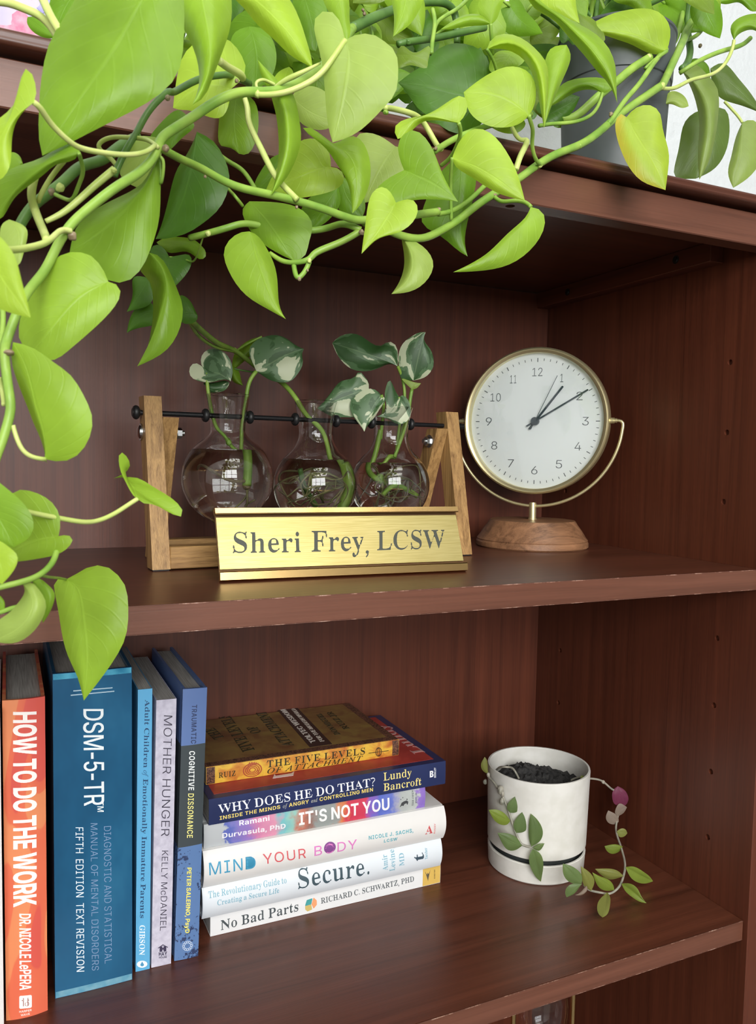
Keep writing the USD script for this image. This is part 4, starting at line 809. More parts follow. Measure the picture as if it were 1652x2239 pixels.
rb = mat('cover_rainbow', {'g': ('geometry', {}), 's': ('separate_xyz', {}), 'n': ('noise_texture', {'scale': 150.0, 'detail': 3.0}), 'j': ('math', {'math_type': 'multiply_add', 'value2': .022}),
    'q': ('map_range', {'from_min': -.4615 + .011, 'from_max': -.2455 + .011, 'to_min': 0.0, 'to_max': 1.0, 'clamp': True}),
    'r': ('rgb_ramp', {'ramp': [(0, srgb(188, 192, 194)), (.085, srgb(186, 190, 194)), (.095, srgb(84, 100, 180)), (.12, srgb(120, 120, 190)), (.18, srgb(150, 120, 190)), (.22, srgb(206, 130, 170)), (.29, srgb(220, 150, 176)), (.33, srgb(120, 190, 196)), (.37, srgb(150, 200, 190)), (.41, srgb(196, 120, 100)), (.45, srgb(150, 110, 100)), (.48, srgb(150, 156, 154)), (.56, srgb(150, 156, 154)), (.60, srgb(216, 130, 80)), (.63, srgb(206, 62, 84)), (.70, srgb(208, 66, 92)), (.73, srgb(140, 100, 190)), (.77, srgb(92, 110, 196)), (.83, srgb(104, 120, 200)), (.86, srgb(170, 170, 190)), (.88, srgb(176, 182, 180)), (.955, srgb(190, 196, 192)), (.965, srgb(150, 120, 200)), (1, srgb(140, 112, 196))]}), 'p': ('principled_bsdf', {'roughness': .4})},
    [('g.position', 's.vector'), ('g.position', 'n.vector'), ('n.fac', 'j.value1'), ('s.x', 'j.value3'), ('j.value', 'q.value'), ('q.result', 'r.fac'), ('r.color', 'p.base_color')])
b = lying('hardcover with a rainbow coloured spine and white title in the stack', -.4615, -.2455, .0804, .1014, .1665, .150, .0012, True, rb)
b.text("IT'S NOT YOU", 'sans:Bold', (246, 244, 244), (653.5, 1805), (851, 1770), (653, 1778), track=.0)
b.text('Ramani', 'sans:Bold', (240, 238, 242), (523, 1805.5), (589, 1794), (523, 1795), track=.02); b.text('Durvasula, PhD', 'sans:Bold', (240, 238, 242), (485.7, 1833), (624, 1811), (485.7, 1822), track=.02)
b.shape(unary_union([shapely.Polygon([(0, 0), (.12, .35), (.2, .6), (.5, .75), (.8, .8), (1, .6), (.95, .2), (.85, .2), (.8, .42), (.55, .35), (.4, .05), (.25, .2)]), disc(.85, .95, .06, .1), disc(.1, 1.1, .04, .08), disc(.35, 1.3, .04, .07)]), (66, 70, 72), (874, 1765), (892, 1761.5), (874, 1750))
b.text('THE OPEN', 'serif:thin', (110, 116, 118), (904, 1762), (904, 1728), (900.5, 1762.5)); b.text('FIELD', 'serif:thin', (110, 116, 118), (911, 1756), (911, 1734), (907.5, 1756.5))
nv = vnoise_mat('cover_navy', [(.2, srgb(34, 44, 84)), (.8, srgb(44, 54, 98))], 30, .36)
b = lying('navy paperback with red front cover, second from the top of the stack', -.4578, -.2246, .1015, .1244, .1645, .152, .0004, False, nv)
PY = (244, 226, 140)
b.text('WHY DOES HE DO THAT?', 'serif:thin', (240, 242, 246), (478, 1779), (820, 1718), (476.5, 1760))
for t, k, c, a0, a1 in (('INSIDE THE MINDS', 'sans:Bold', (238, 214, 120), 0, .395), ('of', 'serif:it', (190, 190, 180), .412, .442), ('ANGRY', 'sans:Bold', (238, 214, 120), .452, .582), ('and', 'serif:it', (190, 190, 180), .597, .638), ('CONTROLLING MEN', 'sans:Bold', (238, 214, 120), .652, 1.0)):
    f_ = lambda a: (480 + 335*a, 1793 - 63*a); q0, q1 = f_(a0), f_(a1); b.text(t, k, c, q0, q1, (q0[0] - .2, q0[1] - 8.2), track=.04)
b.text('Lundy', 'serif:thin', PY, (838, 1707), (899, 1697), (838, 1690)); b.text('Bancroft', 'serif:thin', PY, (838, 1730), (921, 1716), (838, 1713.5))
b.text('B', 'sans:Black', (240, 242, 246), (939, 1700), (947, 1698.5), (939, 1686)); b.text('BERKLEY', 'sans:Bold', (230, 232, 238), (952.5, 1700), (952.5, 1678), (948.5, 1700.5))
red = vnoise_mat('cover_brick_red', [(.3, srgb(158, 50, 44)), (.7, srgb(182, 68, 60))], 60, .5)
zt = .12442
b_why = b
part(b.cover, 'front_panel', box((-.4515, .1735, zt), (-.2335, .3110, zt + .0002)), red, smooth=False)
tp = dict(z=zt + .0003)
print_text(b.cover, 'Lundy', 'serif:thin', (196, 150, 146), (929, 1645), (841, 1585), (906, 1649), tp)
print_shape(b.cover, shapely.Polygon([(0, .1), (.12, 1), (.16, .55), (.86, .55), (1, .9), (.92, .0)]), (222, 205, 205), (596, 1703), (645, 1695), (594, 1694), tp)
og = vnoise_mat('cover_mottled_gold', [(.28, srgb(176, 84, 34)), (.45, srgb(206, 140, 52)), (.58, srgb(226, 184, 66)), (.75, srgb(196, 150, 46))], 55, .48, 0., (1, 1, 1), 5., .8)
ob = vnoise_mat('cover_mottled_brown', [(.28, srgb(112, 72, 42)), (.5, srgb(134, 102, 56)), (.72, srgb(146, 122, 62))], 40, .5, 0., (1, 1, 1), 5., .8)
fr = vnoise_mat('cover_carved_brown', [(.42, srgb(58, 32, 24)), (.58, srgb(126, 84, 62))], 420, .6, 0., (1, 1, 1), 2., 2.)
b = lying('small golden brown book with ornate border, on top of the stack', -.4535, -.2612, .1249, .1408, .1945, .1275, .0006, False, og)
b.patch(fr, .0004, .0080, name='ornate_end'); b.patch(fr, .1850, .1920, name='ornate_end')
DG = (46, 44, 22)
b.text('THE FIVE LEVELS', 'serif:thin', DG, (583, 1678.5), (797, 1649), (583.5, 1663.5), track=.06); b.text('OF ATTACHMENT', 'serif:it', DG, (584, 1692), (792, 1663.5), (585, 1680.5), track=.09)
b.text('RUIZ', 'serif:thin', DG, (478, 1701), (515, 1696), (478, 1689.6), track=.06)
E_ = [disc(.5, .5, .5).difference(disc(.5, .5, .44))]
for k in range(3): E_.append(disc(.5, .5, .38 - .1*k).difference(disc(.5, .5, .33 - .1*k)))
for k in range(5): E_.append(affinity.rotate(shapely.box(.5, .8, .9 + .02*k, .84), 12 + 14*k, origin=(.5, .5)))
E_ += [disc(.8, .15 + .12*k, .05).difference(disc(.8, .15 + .12*k, .025)) for k in range(3)]
b.shape(unary_union(E_), (170, 76, 48), (531, 1702), (573, 1696), (530, 1671))
b.shape(unary_union([disc(.5, .5, .22, .5).difference(disc(.5, .5, .18, .42)), disc(.5, .5, .1, .45).difference(disc(.5, .5, .07, .38)), shapely.box(-.2, .47, 1.2, .53)]), (70, 50, 24), (812, 1656), (843, 1652), (811.5, 1636))
zt = .14082; tp = dict(z=zt + .0003)
part(b.cover, 'front_panel', box((-.4525, .2025, zt), (-.2690, .3215, zt + .0002)), ob, smooth=False)
part(b.cover, 'ornate_border', box((-.4533, .1960, zt), (-.2615, .2052, zt + .0003)), fr, smooth=False)
part(b.cover, 'ornate_border', box((-.2700, .2052, zt), (-.2615, .3215, zt + .0003)), fr, smooth=False)
part(b.cover, 'title_band', lay(BX, at(677, 1634, **tp), at(602, 1548, **tp), at(726, 1627, **tp), depth_=.0002), ink((62, 40, 34)), smooth=False)
for t, c, p0, p1, p2 in (('THE', DG, (491, 1613), (467, 1591), (469, 1618)), ('FIVE LEVELS', DG, (556.6, 1639), (500, 1562), (531, 1645)), ('OF', DG, (572, 1601), (559, 1588), (551, 1605)), ('ATTACHMENT', DG, (642, 1629), (580, 1556), (618, 1632)),
        ('DON MIGUEL', DG, (744, 1605.6), (701, 1560), (732, 1607)), ('RUIZ JR', DG, (764, 1593), (724, 1556), (752, 1595))):
    print_text(b.cover, t, 'serif:thin', c, p0, p1, p2, tp)
tp = dict(z=zt + .0006)
print_text(b.cover, 'TOLTEC WISDOM', 'sans:Bold', (206, 196, 186), (691, 1622), (623, 1550), (679, 1624.5), tp); print_text(b.cover, 'FOR THE MODERN WORLD', 'sans:SemiBold', (190, 178, 166), (709, 1620), (644, 1549), (699.5, 1621.5), tp)
# ------------------------------------------------------------------ trailing lime pothos on top of the bookcase
pp = np.array([-.1095, .0900, .6462])
po = thing('potted_pothos', 'lime green trailing pothos in a dark grey plastic pot atop the bookcase', 'potted plant', pp)
potm = vnoise_mat('grey_plastic', [(.3, srgb(70, 76, 78)), (.7, srgb(84, 90, 92))], 30, .5)
pt_ = part(po, 'pot', lathe([(0, 0), (.0412, 0), (.0425, .0010), (.0478, .1085), (.0462, .1085), (.0405, .0040), (0, .0030)], pp, 72), potm, smooth=30)
part(pt_, 'pot_rim', lathe([(.0476, .1082), (.0490, .1090), (.0496, .1120), (.0510, .1480), (.0520, .1490), (.0520, .1510), (.0485, .1510), (.0462, .1100), (.0462, .1085)], pp, 72), potm, smooth=30)
part(po, 'soil', soil_mesh(pp, .0478, pp[2] + .132, .006, lambda x, y: 0*x, 9), soil_m, smooth=60, kind='stuff')
def V(pts, w, m, nodes=(), k=10):
    vp, P = vine(po, pts, w, m, k=k)
    for n_ in nodes: node(vp, *n_)
V([(770, 62, .0), (738, 108, -.06), (700, 150, -.085), (620, 195, -.10), (563, 201, -.105), (520, 203, -.11), (469, 224, -.115), (431, 249, -.12), (380, 282, -.13), (351, 306, -.135), (338, 338, -.14), (305, 376, -.145), (254, 409, -.155), (191, 458, -.16), (150, 498, -.165), (122, 544, -.168), (97, 592, -.172), (66, 631, -.18), (33, 694, -.19), (15, 743, -.19), (10, 773, -.195), (13, 809, -.195), (20, 860, -.2), (23, 893, -.2), (15, 931, -.2), (5, 964, -.2), (-12, 1010, -.2), (-30, 1090, -.2), (-34, 1180, -.2), (-20, 1280, -.2)], 17, 'green', [(158, 516, -.168, 20), (20, 771, -.196, 24, 'brown', .6), (562, 206, -.107, 17, 'pale')], k=12)
V([(354, 325, -.138), (400, 350, -.12), (447, 372, -.105), (503, 402, -.10), (580, 423, -.095), (651, 440, -.09), (713, 459, -.088), (771, 479, -.085), (797, 481, -.082), (850, 476, -.075), (913, 469, -.07), (957, 463, -.065)], 14, 'green', [(362, 325, -.143, 17), (448, 386, -.11, 7), (648, 453, -.092, 8), (958, 460, -.066, 12)])
V([(545, 183, -.04), (507, 165, -.06), (477, 165, -.075), (431, 175, -.085), (380, 201, -.1), (364, 203, -.115), (326, 242, -.12), (300, 287, -.125), (280, 320, -.13), (257, 366, -.13), (250, 385, -.13)], 12, 'dark', [(366, 214, -.125, 13), (517, 177, -.068, 9)])
V([(300, 300, -.07), (260, 322, -.08), (221, 350, -.09), (178, 364, -.10), (142, 394, -.11), (114, 417, -.115), (76, 447, -.12), (46, 488, -.125), (22, 540, -.13), (-5, 600, -.14)], 19, 'dark', [(112, 420, -.118, 17), (131, 410, -.125, 20, 'pale')])
V([(1540, -30, .13), (1494, 86, .08), (1474, 129, .045), (1449, 183, .025), (1443, 189, .02), (1397, 220, .012), (1346, 257, .004), (1309, 289, -.004), (1266, 317, -.012), (1223, 334, -.02), (1180, 357, -.026), (1137, 388, -.03), (1110, 405, -.034), (1079, 424, -.04), (1038, 452, -.045), (1000, 482, -.05), (962, 505, -.055), (920, 521, -.06), (868, 512, -.065), (830, 495, -.07), (797, 487, -.08)], 14, 'green', [(1446, 188, .018, 15, 'pale'), (1266, 319, -.014, 12, 'green'), (1180, 362, -.03, 12, 'pale'), (1080, 427, -.042, 13, 'brown', .6), (1335, 250, .0, 10)])
V([(789, 504, -.08), (738, 532, -.078), (687, 555, -.075), (676, 566, -.075), (640, 574, -.07), (612, 568, -.065), (590, 553, -.06)], [12, 12, 12, 11, 9, 9, 7], 'green', [(676, 570, -.077, 11, 'pale'), (790, 508, -.083, 13, 'brown')])
V([(676, 572, -.075), (668, 590, -.075), (652, 607, -.075), (642, 580, -.07)], 9, 'green', [(654, 610, -.077, 9), (672, 591, -.077, 6)])
V([(415, 520, -.04), (458, 509, -.05), (503, 496, -.055), (536, 489, -.055), (600, 500, -.055), (681, 504, -.06), (720, 497, -.065), (752, 490, -.075), (788, 503, -.08)], 12, 'green', [(455, 510, -.053, 13, 'pale')])
V([(1420, 126, .03), (1380, 151, .028), (1349, 177, .025), (1320, 200, .024), (1294, 223, .024), (1251, 257, .028), (1225, 258, .03)], 15, 'green', [(1418, 124, .028, 12, 'pale')])
V([(1500, -20, .12), (1483, 69, .09), (1466, 100, .06), (1429, 137, .02), (1397, 183, .012), (1363, 223, .004), (1340, 257, 0), (1330, 270, -.002)], 9, 'green')
V([(1560, -20, .12), (1537, 17, .11), (1497, 69, .085), (1492, 86, .08)], 10, 'green')
V([(1545, 35, .10), (1531, 69, .095), (1506, 86, .09), (1494, 90, .085)], 7, 'green')
V([(1640, 83, .06), (1623, 97, .06), (1580, 111, .06), (1526, 134, .06), (1500, 150, .06), (1485, 160, .065)], 8, 'green')
V([(1510, 0, .1), (1502, 60, .1), (1508, 110, .09), (1500, 140, .08), (1490, 150, .07)], 12, 'dark', [(1530, 100, .09, 9)])
V([(770, 62, .0), (818, 38, .01), (856, 23, .02), (900, 8, .03), (933, 5, .035), (978, 10, .04), (994, 31, .045), (998, 60, .045), (999, 95, .045)], [19, 18, 16, 14, 13, 13, 13, 12, 12], 'dark', [(796, 30, .0, 9), (793, 22, -.002, 7)])
V([(869, 97, .02), (890, 92, .02), (933, 86, .025), (994, 74, .03), (1060, 60, .035)], 12, 'dark', [(892, 92, .018, 14, 'dark')])
V([(945, 20, .02), (950, 50, .015), (945, 90, .01), (943, 118, .005)], 8, 'green', k=8)
V([(1020, 0, .05), (990, 25, .03), (955, 50, .02), (948, 75, .015)], 7, 'green', k=8)
V([(842, 236, -.07), (860, 238, -.055), (898, 248, -.045), (926, 269, -.035), (946, 302, -.035), (957, 320, -.04), (964, 326, -.045)], 10, 'pale', [(843, 246, -.07, 14, 'green', .7)])
V([(948, 332, -.05), (987, 307, -.04), (1025, 290, -.035), (1063, 276, -.03), (1110, 262, -.02), (1160, 250, -.012)], 11, 'green', [(952, 325, -.052, 9)])
V([(1119, 279, -.02), (1128, 296, -.026), (1140, 306, -.03), (1150, 307, -.032), (1147, 322, -.034), (1137, 342, -.036), (1127, 372, -.036)], [7, 8, 8, 10, 11, 11, 11], 'pale', k=8)
V([(535, 215, -.075), (541, 240, -.075), (543, 262, -.075), (570, 324, -.08), (600, 382, -.085), (625, 412, -.09), (650, 437, -.094)], [9, 10, 10, 11, 11, 11, 11], 'pale')
V([(462, 325, -.025), (498, 352, -.033), (529, 372, -.045), (545, 392, -.05), (557, 412, -.055)], 8, 'green', k=8)
V([(478, 390, -.03), (503, 418, -.04), (516, 432, -.055), (530, 450, -.05)], 6, 'green', k=8)
V([(76, 385, -.14), (69, 425, -.135), (76, 458, -.13), (92, 498, -.14), (102, 525, -.165)], 15, 'pale', k=9)
V([(140, 352, -.15), (109, 392, -.14), (89, 427, -.135), (84, 440, -.13)], 9, 'pale', k=8)
V([(250, 370, -.14), (203, 409, -.14), (163, 445, -.14), (132, 468, -.14), (100, 484, -.14)], [14, 13, 12, 11, 9], 'pale', k=9, nodes=[(249, 372, -.143, 13, 'pale')])
V([(345, 322, -.142), (315, 304, -.13), (285, 301, -.125), (250, 300, -.12), (224, 308, -.118), (216, 322, -.118), (240, 345, -.118), (254, 362, -.12)], 8, 'pale', k=8)
V([(-10, 3, -.13), (20, 7, -.132), (51, 18, -.135), (84, 33, -.137), (109, 56, -.14), (128, 84, -.145)], 14, 'pale')
V([(90, -10, -.14), (107, 28, -.145), (118, 48, -.148), (130, 68, -.15)], 15, 'pale')
V([(479, 133, -.13), (500, 148, -.12), (525, 163, -.105), (530, 170, -.10)], 14, 'pale', k=9)
V([(-2, 640, -.17), (6, 680, -.175), (5, 725, -.18), (0, 760, -.185)], 10, 'green', k=8)
V([(-2, 825, -.19), (5, 860, -.19), (8, 885, -.195)], 8, 'pale', k=8)
V([(1060, 405, -.035), (1020, 442, -.045), (985, 462, -.055), (958, 468, -.065)], 9, 'green', k=8)
def Lf(tone, y, mid, A, B, dt=0., cup=(1, 1), pet=None, pw=9, pm='green', label=None): add_leaf(po, LEAF[tone], mid, A, B, y, dt, cup, pet, pw, pm, label)
# --- upper left
Lf('mid', -.165, [(345, -75), (308, 0), (235, 125), (139, 267), (92, 340)], [(230, -90), (163, 0), (114, 84), (92, 158), (86, 230), (84, 295)], [(385, -60), (402, 76), (394, 142), (364, 193), (280, 247), (178, 299)], -.01, (.5, .3))
Lf('lime', -.145, [(425, -80), (445, 20), (458, 100), (452, 165), (420, 229)], [(360, -60), (372, 0), (395, 51), (421, 102), (434, 150), (434, 190)], [(480, -70), (506, 0), (502, 64), (479, 132), (457, 190), (442, 215)], -.005, (.6, .8))
Lf('bright', -.09, [(520, -30), (590, 30), (640, 85), (683, 148)], [(512, -5), (530, 15), (555, 46), (596, 84), (634, 120)], [(580, -60), (634, 0), (655, 43), (670, 89), (680, 124)], 0, (.5, .7))
Lf('green', -.03, [(545, 58), (560, 120), (555, 200)], [(512, 72), (504, 120), (525, 175)], [(578, 66), (603, 110), (592, 170)], 0, (.4, .4))
Lf('bright', -.06, [(505, 195), (450, 185), (402, 212), (378, 236)], [(536, 160), (530, 125), (500, 88), (460, 80), (410, 108), (388, 160)], [(496, 240), (480, 258), (440, 250), (410, 241), (392, 240)], 0, (.3, .5))
Lf('pale', -.12, [(754, 88), (761, 118), (756, 178), (738, 267), (727, 312)], [(748, 60), (736, 36), (716, 23), (690, 38), (688, 74), (698, 112), (707, 165), (712, 229), (718, 280)], [(775, 77), (813, 75), (838, 89), (864, 114), (870, 163), (864, 203), (838, 236), (780, 290)], .005, (.25, .3),
   pet=[(563, 207, -.107), (590, 207, -.11), (622, 202, -.113), (655, 190, -.116), (698, 163, -.118), (731, 122, -.12)], pw=13, pm='pale')
V([(600, 190, -.10), (625, 175, -.105), (660, 158, -.11), (700, 138, -.11)], [4, 9, 8, 4], 'pale', k=8)
Lf('pale', -.025, [(638, 212), (680, 245), (745, 268)], [(650, 195), (690, 190), (730, 222)], [(648, 255), (665, 274), (702, 284)], 0, (.3, .3))
Lf('lime', -.095, [(600, 185), (622, 240), (625, 330), (592, 427)], [(592, 198), (598, 230), (606, 270), (609, 330), (603, 385)], [(615, 182), (640, 205), (652, 250), (658, 300), (648, 345), (624, 392)], 0, (.9, .7), pet=[(563, 196, -.10), (560, 182, -.10), (570, 175, -.10), (585, 178, -.097)], pw=7, pm='pale')
Lf('lime', -.095, [(605, 196), (585, 165), (563, 131)], [(592, 196), (572, 168)], [(614, 190), (590, 158)], 0, (.5, .5))
Lf('bright', -.085, [(612, 200), (622, 170), (632, 146)], [(598, 180), (608, 158)], [(640, 176), (640, 155)], .004, (.5, .5))
Lf('bright', -.06, [(723, 365), (680, 375), (624, 399), (580, 418)], [(722, 345), (713, 321), (695, 305), (674, 303), (650, 312), (620, 345), (595, 385)], [(738, 368), (752, 385), (748, 403), (725, 418), (687, 428), (650, 433), (605, 428)], 0, (.3, .25))
Lf('lime', -.08, [(716, 314), (745, 325), (769, 350), (780, 393), (770, 467)], [(703, 298), (680, 280), (662, 279), (680, 298), (713, 326), (738, 362), (758, 395), (767, 433)], [(738, 311), (763, 298), (784, 302), (802, 329), (810, 372), (804, 413), (786, 450)], 0, (.4, .5))
Lf('pale', -.03, [(864, 320), (835, 360), (795, 444)], [(835, 300), (804, 290), (779, 297), (785, 340), (788, 400)], [(888, 330), (892, 370), (865, 400), (830, 432)], 0, (.2, .3))
Lf('mid', -.085, [(883, 372), (915, 385), (955, 405), (1001, 441)], [(873, 345), (871, 311), (888, 290), (906, 285), (929, 301), (949, 334), (967, 380), (985, 415)], [(862, 382), (835, 400), (818, 425), (835, 445), (870, 445), (910, 437), (970, 437)], -.004, (.3, .3))
Lf('bright', -.125, [(865, 443), (840, 484), (812, 525), (790, 555)], [(855, 423), (837, 409), (817, 418), (804, 449), (798, 494), (793, 530)], [(883, 437), (903, 438), (913, 456), (901, 487), (865, 510), (827, 522), (804, 541)], -.004, (.2, .2))
Lf('bright', -.075, [(988, 345), (1038, 363), (1089, 393), (1147, 438)], [(1002, 312), (1023, 288), (1048, 281), (1079, 297), (1107, 332), (1130, 378)], [(995, 363), (1023, 383), (1076, 416), (1114, 431)], -.004, (.25, .3), pet=[(986, 480, -.055), (985, 430, -.06), (985, 390, -.066), (987, 362, -.072)], pw=8)
Lf('lime', -.07, [(1160, 452), (1148, 475), (1110, 510), (1063, 555), (990, 595)], [(1166, 458), (1157, 485), (1119, 520), (1068, 562)], [(1183, 461), (1191, 484), (1179, 521), (1145, 559), (1100, 583), (1040, 593)], -.01, (2.4, .35), pet=[(1080, 430, -.042), (1096, 440, -.048), (1122, 439, -.056), (1146, 442, -.064)], pw=9)
Lf('pale', -.06, [(876, 514), (896, 548), (900, 585), (884, 620), (855, 643)], [(881, 544), (883, 581), (870, 621)], [(916, 533), (939, 555), (947, 581), (931, 615), (898, 637)], -.004, (.9, .5), pet=[(922, 527, -.06), (905, 520, -.06), (888, 514, -.06)], pw=6)
Lf('green', -.03, [(1010, 335), (1005, 430), (1003, 500), (1022, 561)], [(960, 380), (930, 440), (923, 488), (965, 518), (998, 546)], [(1035, 350), (1040, 400), (1024, 475), (1016, 530)], 0, (.4, .4))
Lf('mid', -.05, [(545, 440), (580, 480), (615, 530), (642, 570)], [(530, 458), (536, 484), (554, 514), (580, 537), (612, 556)], [(600, 442), (655, 456), (682, 489), (676, 527), (664, 562)], -.003, (.3, .3))
Lf('lime', -.065, [(545, 506), (560, 558), (583, 627), (606, 675), (625, 698)], [(524, 509), (499, 528), (489, 553), (496, 584), (519, 625), (547, 653), (585, 676)], [(560, 513), (580, 538), (601, 584), (607, 627), (612, 673)], -.006, (.25, .5))
Lf('mid', -.13, [(348, 342), (320, 400), (267, 463), (205, 515), (152, 551)], [(335, 360), (313, 397), (260, 430), (216, 453), (168, 495)], [(352, 380), (351, 414), (348, 478), (328, 547), (305, 592), (275, 616), (240, 614), (200, 590), (170, 566)], -.006, (.6, .25), pet=[(349, 342, -.138), (356, 350, -.138), (352, 400, -.132), (350, 380, -.13)], pw=7)
Lf('lime', -.175, [(237, 616), (178, 646), (114, 715), (68, 774)], [(231, 600), (203, 562), (178, 552), (150, 552), (118, 568), (80, 610), (55, 660), (42, 710), (45, 750)], [(254, 622), (263, 636), (259, 656), (237, 687), (198, 725), (153, 763), (112, 788)], -.004, (.25, .3))
Lf('lime', -.195, [(98, 1004), (95, 950), (76, 880), (56, 800), (28, 748)], [(103, 1017), (92, 970), (76, 931), (62, 895), (48, 860), (33, 819), (25, 783)], [(112, 1007), (142, 1008), (173, 992), (196, 956), (202, 918), (196, 893), (178, 855), (153, 819), (120, 794), (70, 760)], -.004, (.5, .3), pet=[(28, 930, -.2), (41, 969, -.2), (61, 994, -.199), (89, 1003, -.197)], pw=10, pm='pale')
Lf('bright', -.25, [(-45, 520), (0, 600), (67, 694)], [(-30, 500), (5, 522), (32, 560), (47, 613), (57, 650)], [(-70, 560), (-60, 640), (0, 676), (40, 689)], -.002, (.3, .3), pet=[(155, 505, -.169), (142, 503, -.17), (107, 526, -.19), (64, 541, -.205), (18, 546, -.225), (-20, 535, -.24)], pw=15, pm='pale')
Lf('bright', -.19, [(74, 224), (30, 260), (-10, 320), (-30, 390)], [(79, 200), (70, 162), (60, 149), (50, 160), (38, 205), (28, 232), (0, 257), (-40, 300)], [(52, 243), (32, 275), (25, 320), (19, 369), (-5, 395)], .004, (.3, .3), pet=[(338, 318, -.142), (320, 331, -.15), (287, 338, -.155), (219, 333, -.165), (175, 323, -.172), (153, 310, -.176), (109, 267, -.183), (84, 232, -.189)], pw=12, pm='pale')
Lf('mid', -.165, [(172, 335), (100, 360), (30, 420), (-20, 480)], [(178, 318), (142, 316), (90, 345), (40, 362), (0, 384), (-30, 420)], [(160, 350), (127, 358), (97, 380), (56, 411), (25, 443), (0, 480)], .003, (.3, .4), pet=[(120, 425, -.125), (145, 436, -.13), (158, 435, -.135), (172, 405, -.145), (181, 374, -.155), (176, 347, -.162)], pw=9, pm='green')
Lf('mid', -.10, [(50, 358), (35, 346), (10, 352)], [(42, 340), (25, 333)], [(40, 367), (20, 374)])
Lf('deep', -.045, [(430, 288), (420, 350), (400, 430), (375, 485), (340, 523)], [(424, 305), (407, 339), (389, 367), (376, 402), (364, 453), (350, 500)], [(463, 306), (488, 341), (501, 382), (496, 423), (473, 463), (442, 489), (414, 507), (370, 521)], 0, (.4, .25))
Lf('mid', -.015, [(520, 200), (510, 260), (522, 336)], [(490, 215), (479, 260), (482, 318), (500, 322)], [(555, 220), (565, 265), (558, 310), (540, 337)], 0, (.5, .3))
Lf('green', -.03, [(622, 333), (595, 380), (560, 416)], [(592, 346), (570, 374), (556, 405)], [(627, 370), (602, 412), (580, 422)], 0, (.3, .3))
Lf('green', -.025, [(738, 408), (710, 450), (678, 502)], [(700, 420), (668, 440), (658, 472)], [(744, 440), (727, 472), (700, 494)], 0, (.3, .3))
Lf('green', -.02, [(745, 385), (757, 430), (792, 474)], [(733, 410), (735, 450), (765, 473)], [(772, 400), (794, 430), (798, 458)], 0, (.3, .3))
Lf('deep', -.02, [(1064, 216), (1004, 206), (940, 190), (870, 181)], [(1078, 185), (1073, 150), (1065, 127), (1047, 107), (1009, 95), (973, 99), (943, 120), (925, 142), (900, 158)], [(1062, 255), (1030, 287), (985, 288), (938, 255), (915, 238), (893, 208)], -.004, (.25, .25))
Lf('bright', -.055, [(1156, 252), (1111, 219), (1060, 203), (1013, 202)], [(1168, 229), (1169, 183), (1151, 155), (1118, 145), (1085, 153), (1047, 175)], [(1136, 270), (1098, 279), (1060, 272), (1029, 249), (1018, 224)], -.004, (.25, .25), pet=[(1183, 361, -.03), (1172, 350, -.034), (1163, 317, -.04), (1164, 284, -.048), (1158, 262, -.053)], pw=9)
Lf('bright', -.085, [(1002, 269), (960, 258), (910, 258), (869, 304)], [(1014, 255), (1021, 238), (1018, 215), (1007, 209), (982, 220), (957, 238), (936, 250), (885, 261), (862, 280)], [(985, 267), (950, 263), (921, 268), (898, 288), (882, 300)], -.002, (.4, .4), pet=[(964, 362, -.05), (985, 343, -.06), (999, 316, -.07), (1006, 288, -.08)], pw=9)
Lf('bright', -.045, [(1064, 108), (1110, 92), (1155, 115), (1183, 170), (1189, 280)], [(1068, 95), (1082, 79), (1111, 74), (1144, 86), (1177, 114), (1195, 142), (1198, 195), (1194, 240)], [(1095, 107), (1131, 120), (1154, 143), (1169, 180), (1180, 232)], -.002, (.5, .7), pet=[(1092, 200, -.02), (1086, 160, -.03), (1076, 128, -.04)], pw=7)
Lf('lime', -.03, [(1120, 112), (1105, 135), (1085, 160)], [(1090, 112), (1073, 130), (1070, 155)], [(1150, 118), (1140, 140), (1110, 152)], 0, (.3, .3))
Lf('lime', -.05, [(1238, 98), (1215, 170), (1189, 279)], [(1205, 105), (1188, 150), (1185, 222)], [(1247, 122), (1231, 171), (1207, 227)], -.002, (.3, .4))
Lf('lime', .0, [(1150, -15), (1235, 50), (1298, 115), (1333, 170), (1349, 225)], [(1190, -5), (1255, 45), (1306, 77), (1331, 106), (1343, 137), (1347, 182)], [(1165, 15), (1209, 44), (1237, 75), (1274, 117), (1303, 153), (1333, 188)], -.004, (.3, .6))
Lf('bright', .025, [(1457, 112), (1420, 90), (1360, 70), (1272, 66)], [(1464, 86), (1463, 57), (1446, 31), (1417, 19), (1380, 20), (1340, 29), (1303, 46)], [(1445, 118), (1423, 118), (1380, 98), (1340, 84), (1303, 72)], -.006, (.3, .4), pet=[(1410, 150, .02), (1432, 130, .022)], pw=8)
Lf('mid', .0, [(1316, 204), (1285, 185), (1240, 198), (1196, 236)], [(1339, 195), (1337, 183), (1317, 171), (1289, 169), (1251, 174), (1223, 189)], [(1306, 199), (1283, 196), (1251, 205), (1223, 222)], -.004, (.4, .5), pet=[(1178, 275, -.02), (1205, 271, -.015), (1235, 269, -.012), (1265, 264, -.008), (1295, 248, -.004), (1310, 224, -.001)], pw=8)
Lf('turning', -.028, [(1369, 256), (1400, 310), (1430, 360), (1454, 416)], [(1380, 243), (1391, 235), (1416, 229), (1441, 245), (1448, 280), (1461, 330), (1460, 372)], [(1358, 249), (1346, 262), (1348, 300), (1366, 350), (1401, 395), (1432, 409)], -.002, (.3, .3), label='yellowing leaf with a brown-tinged edge')
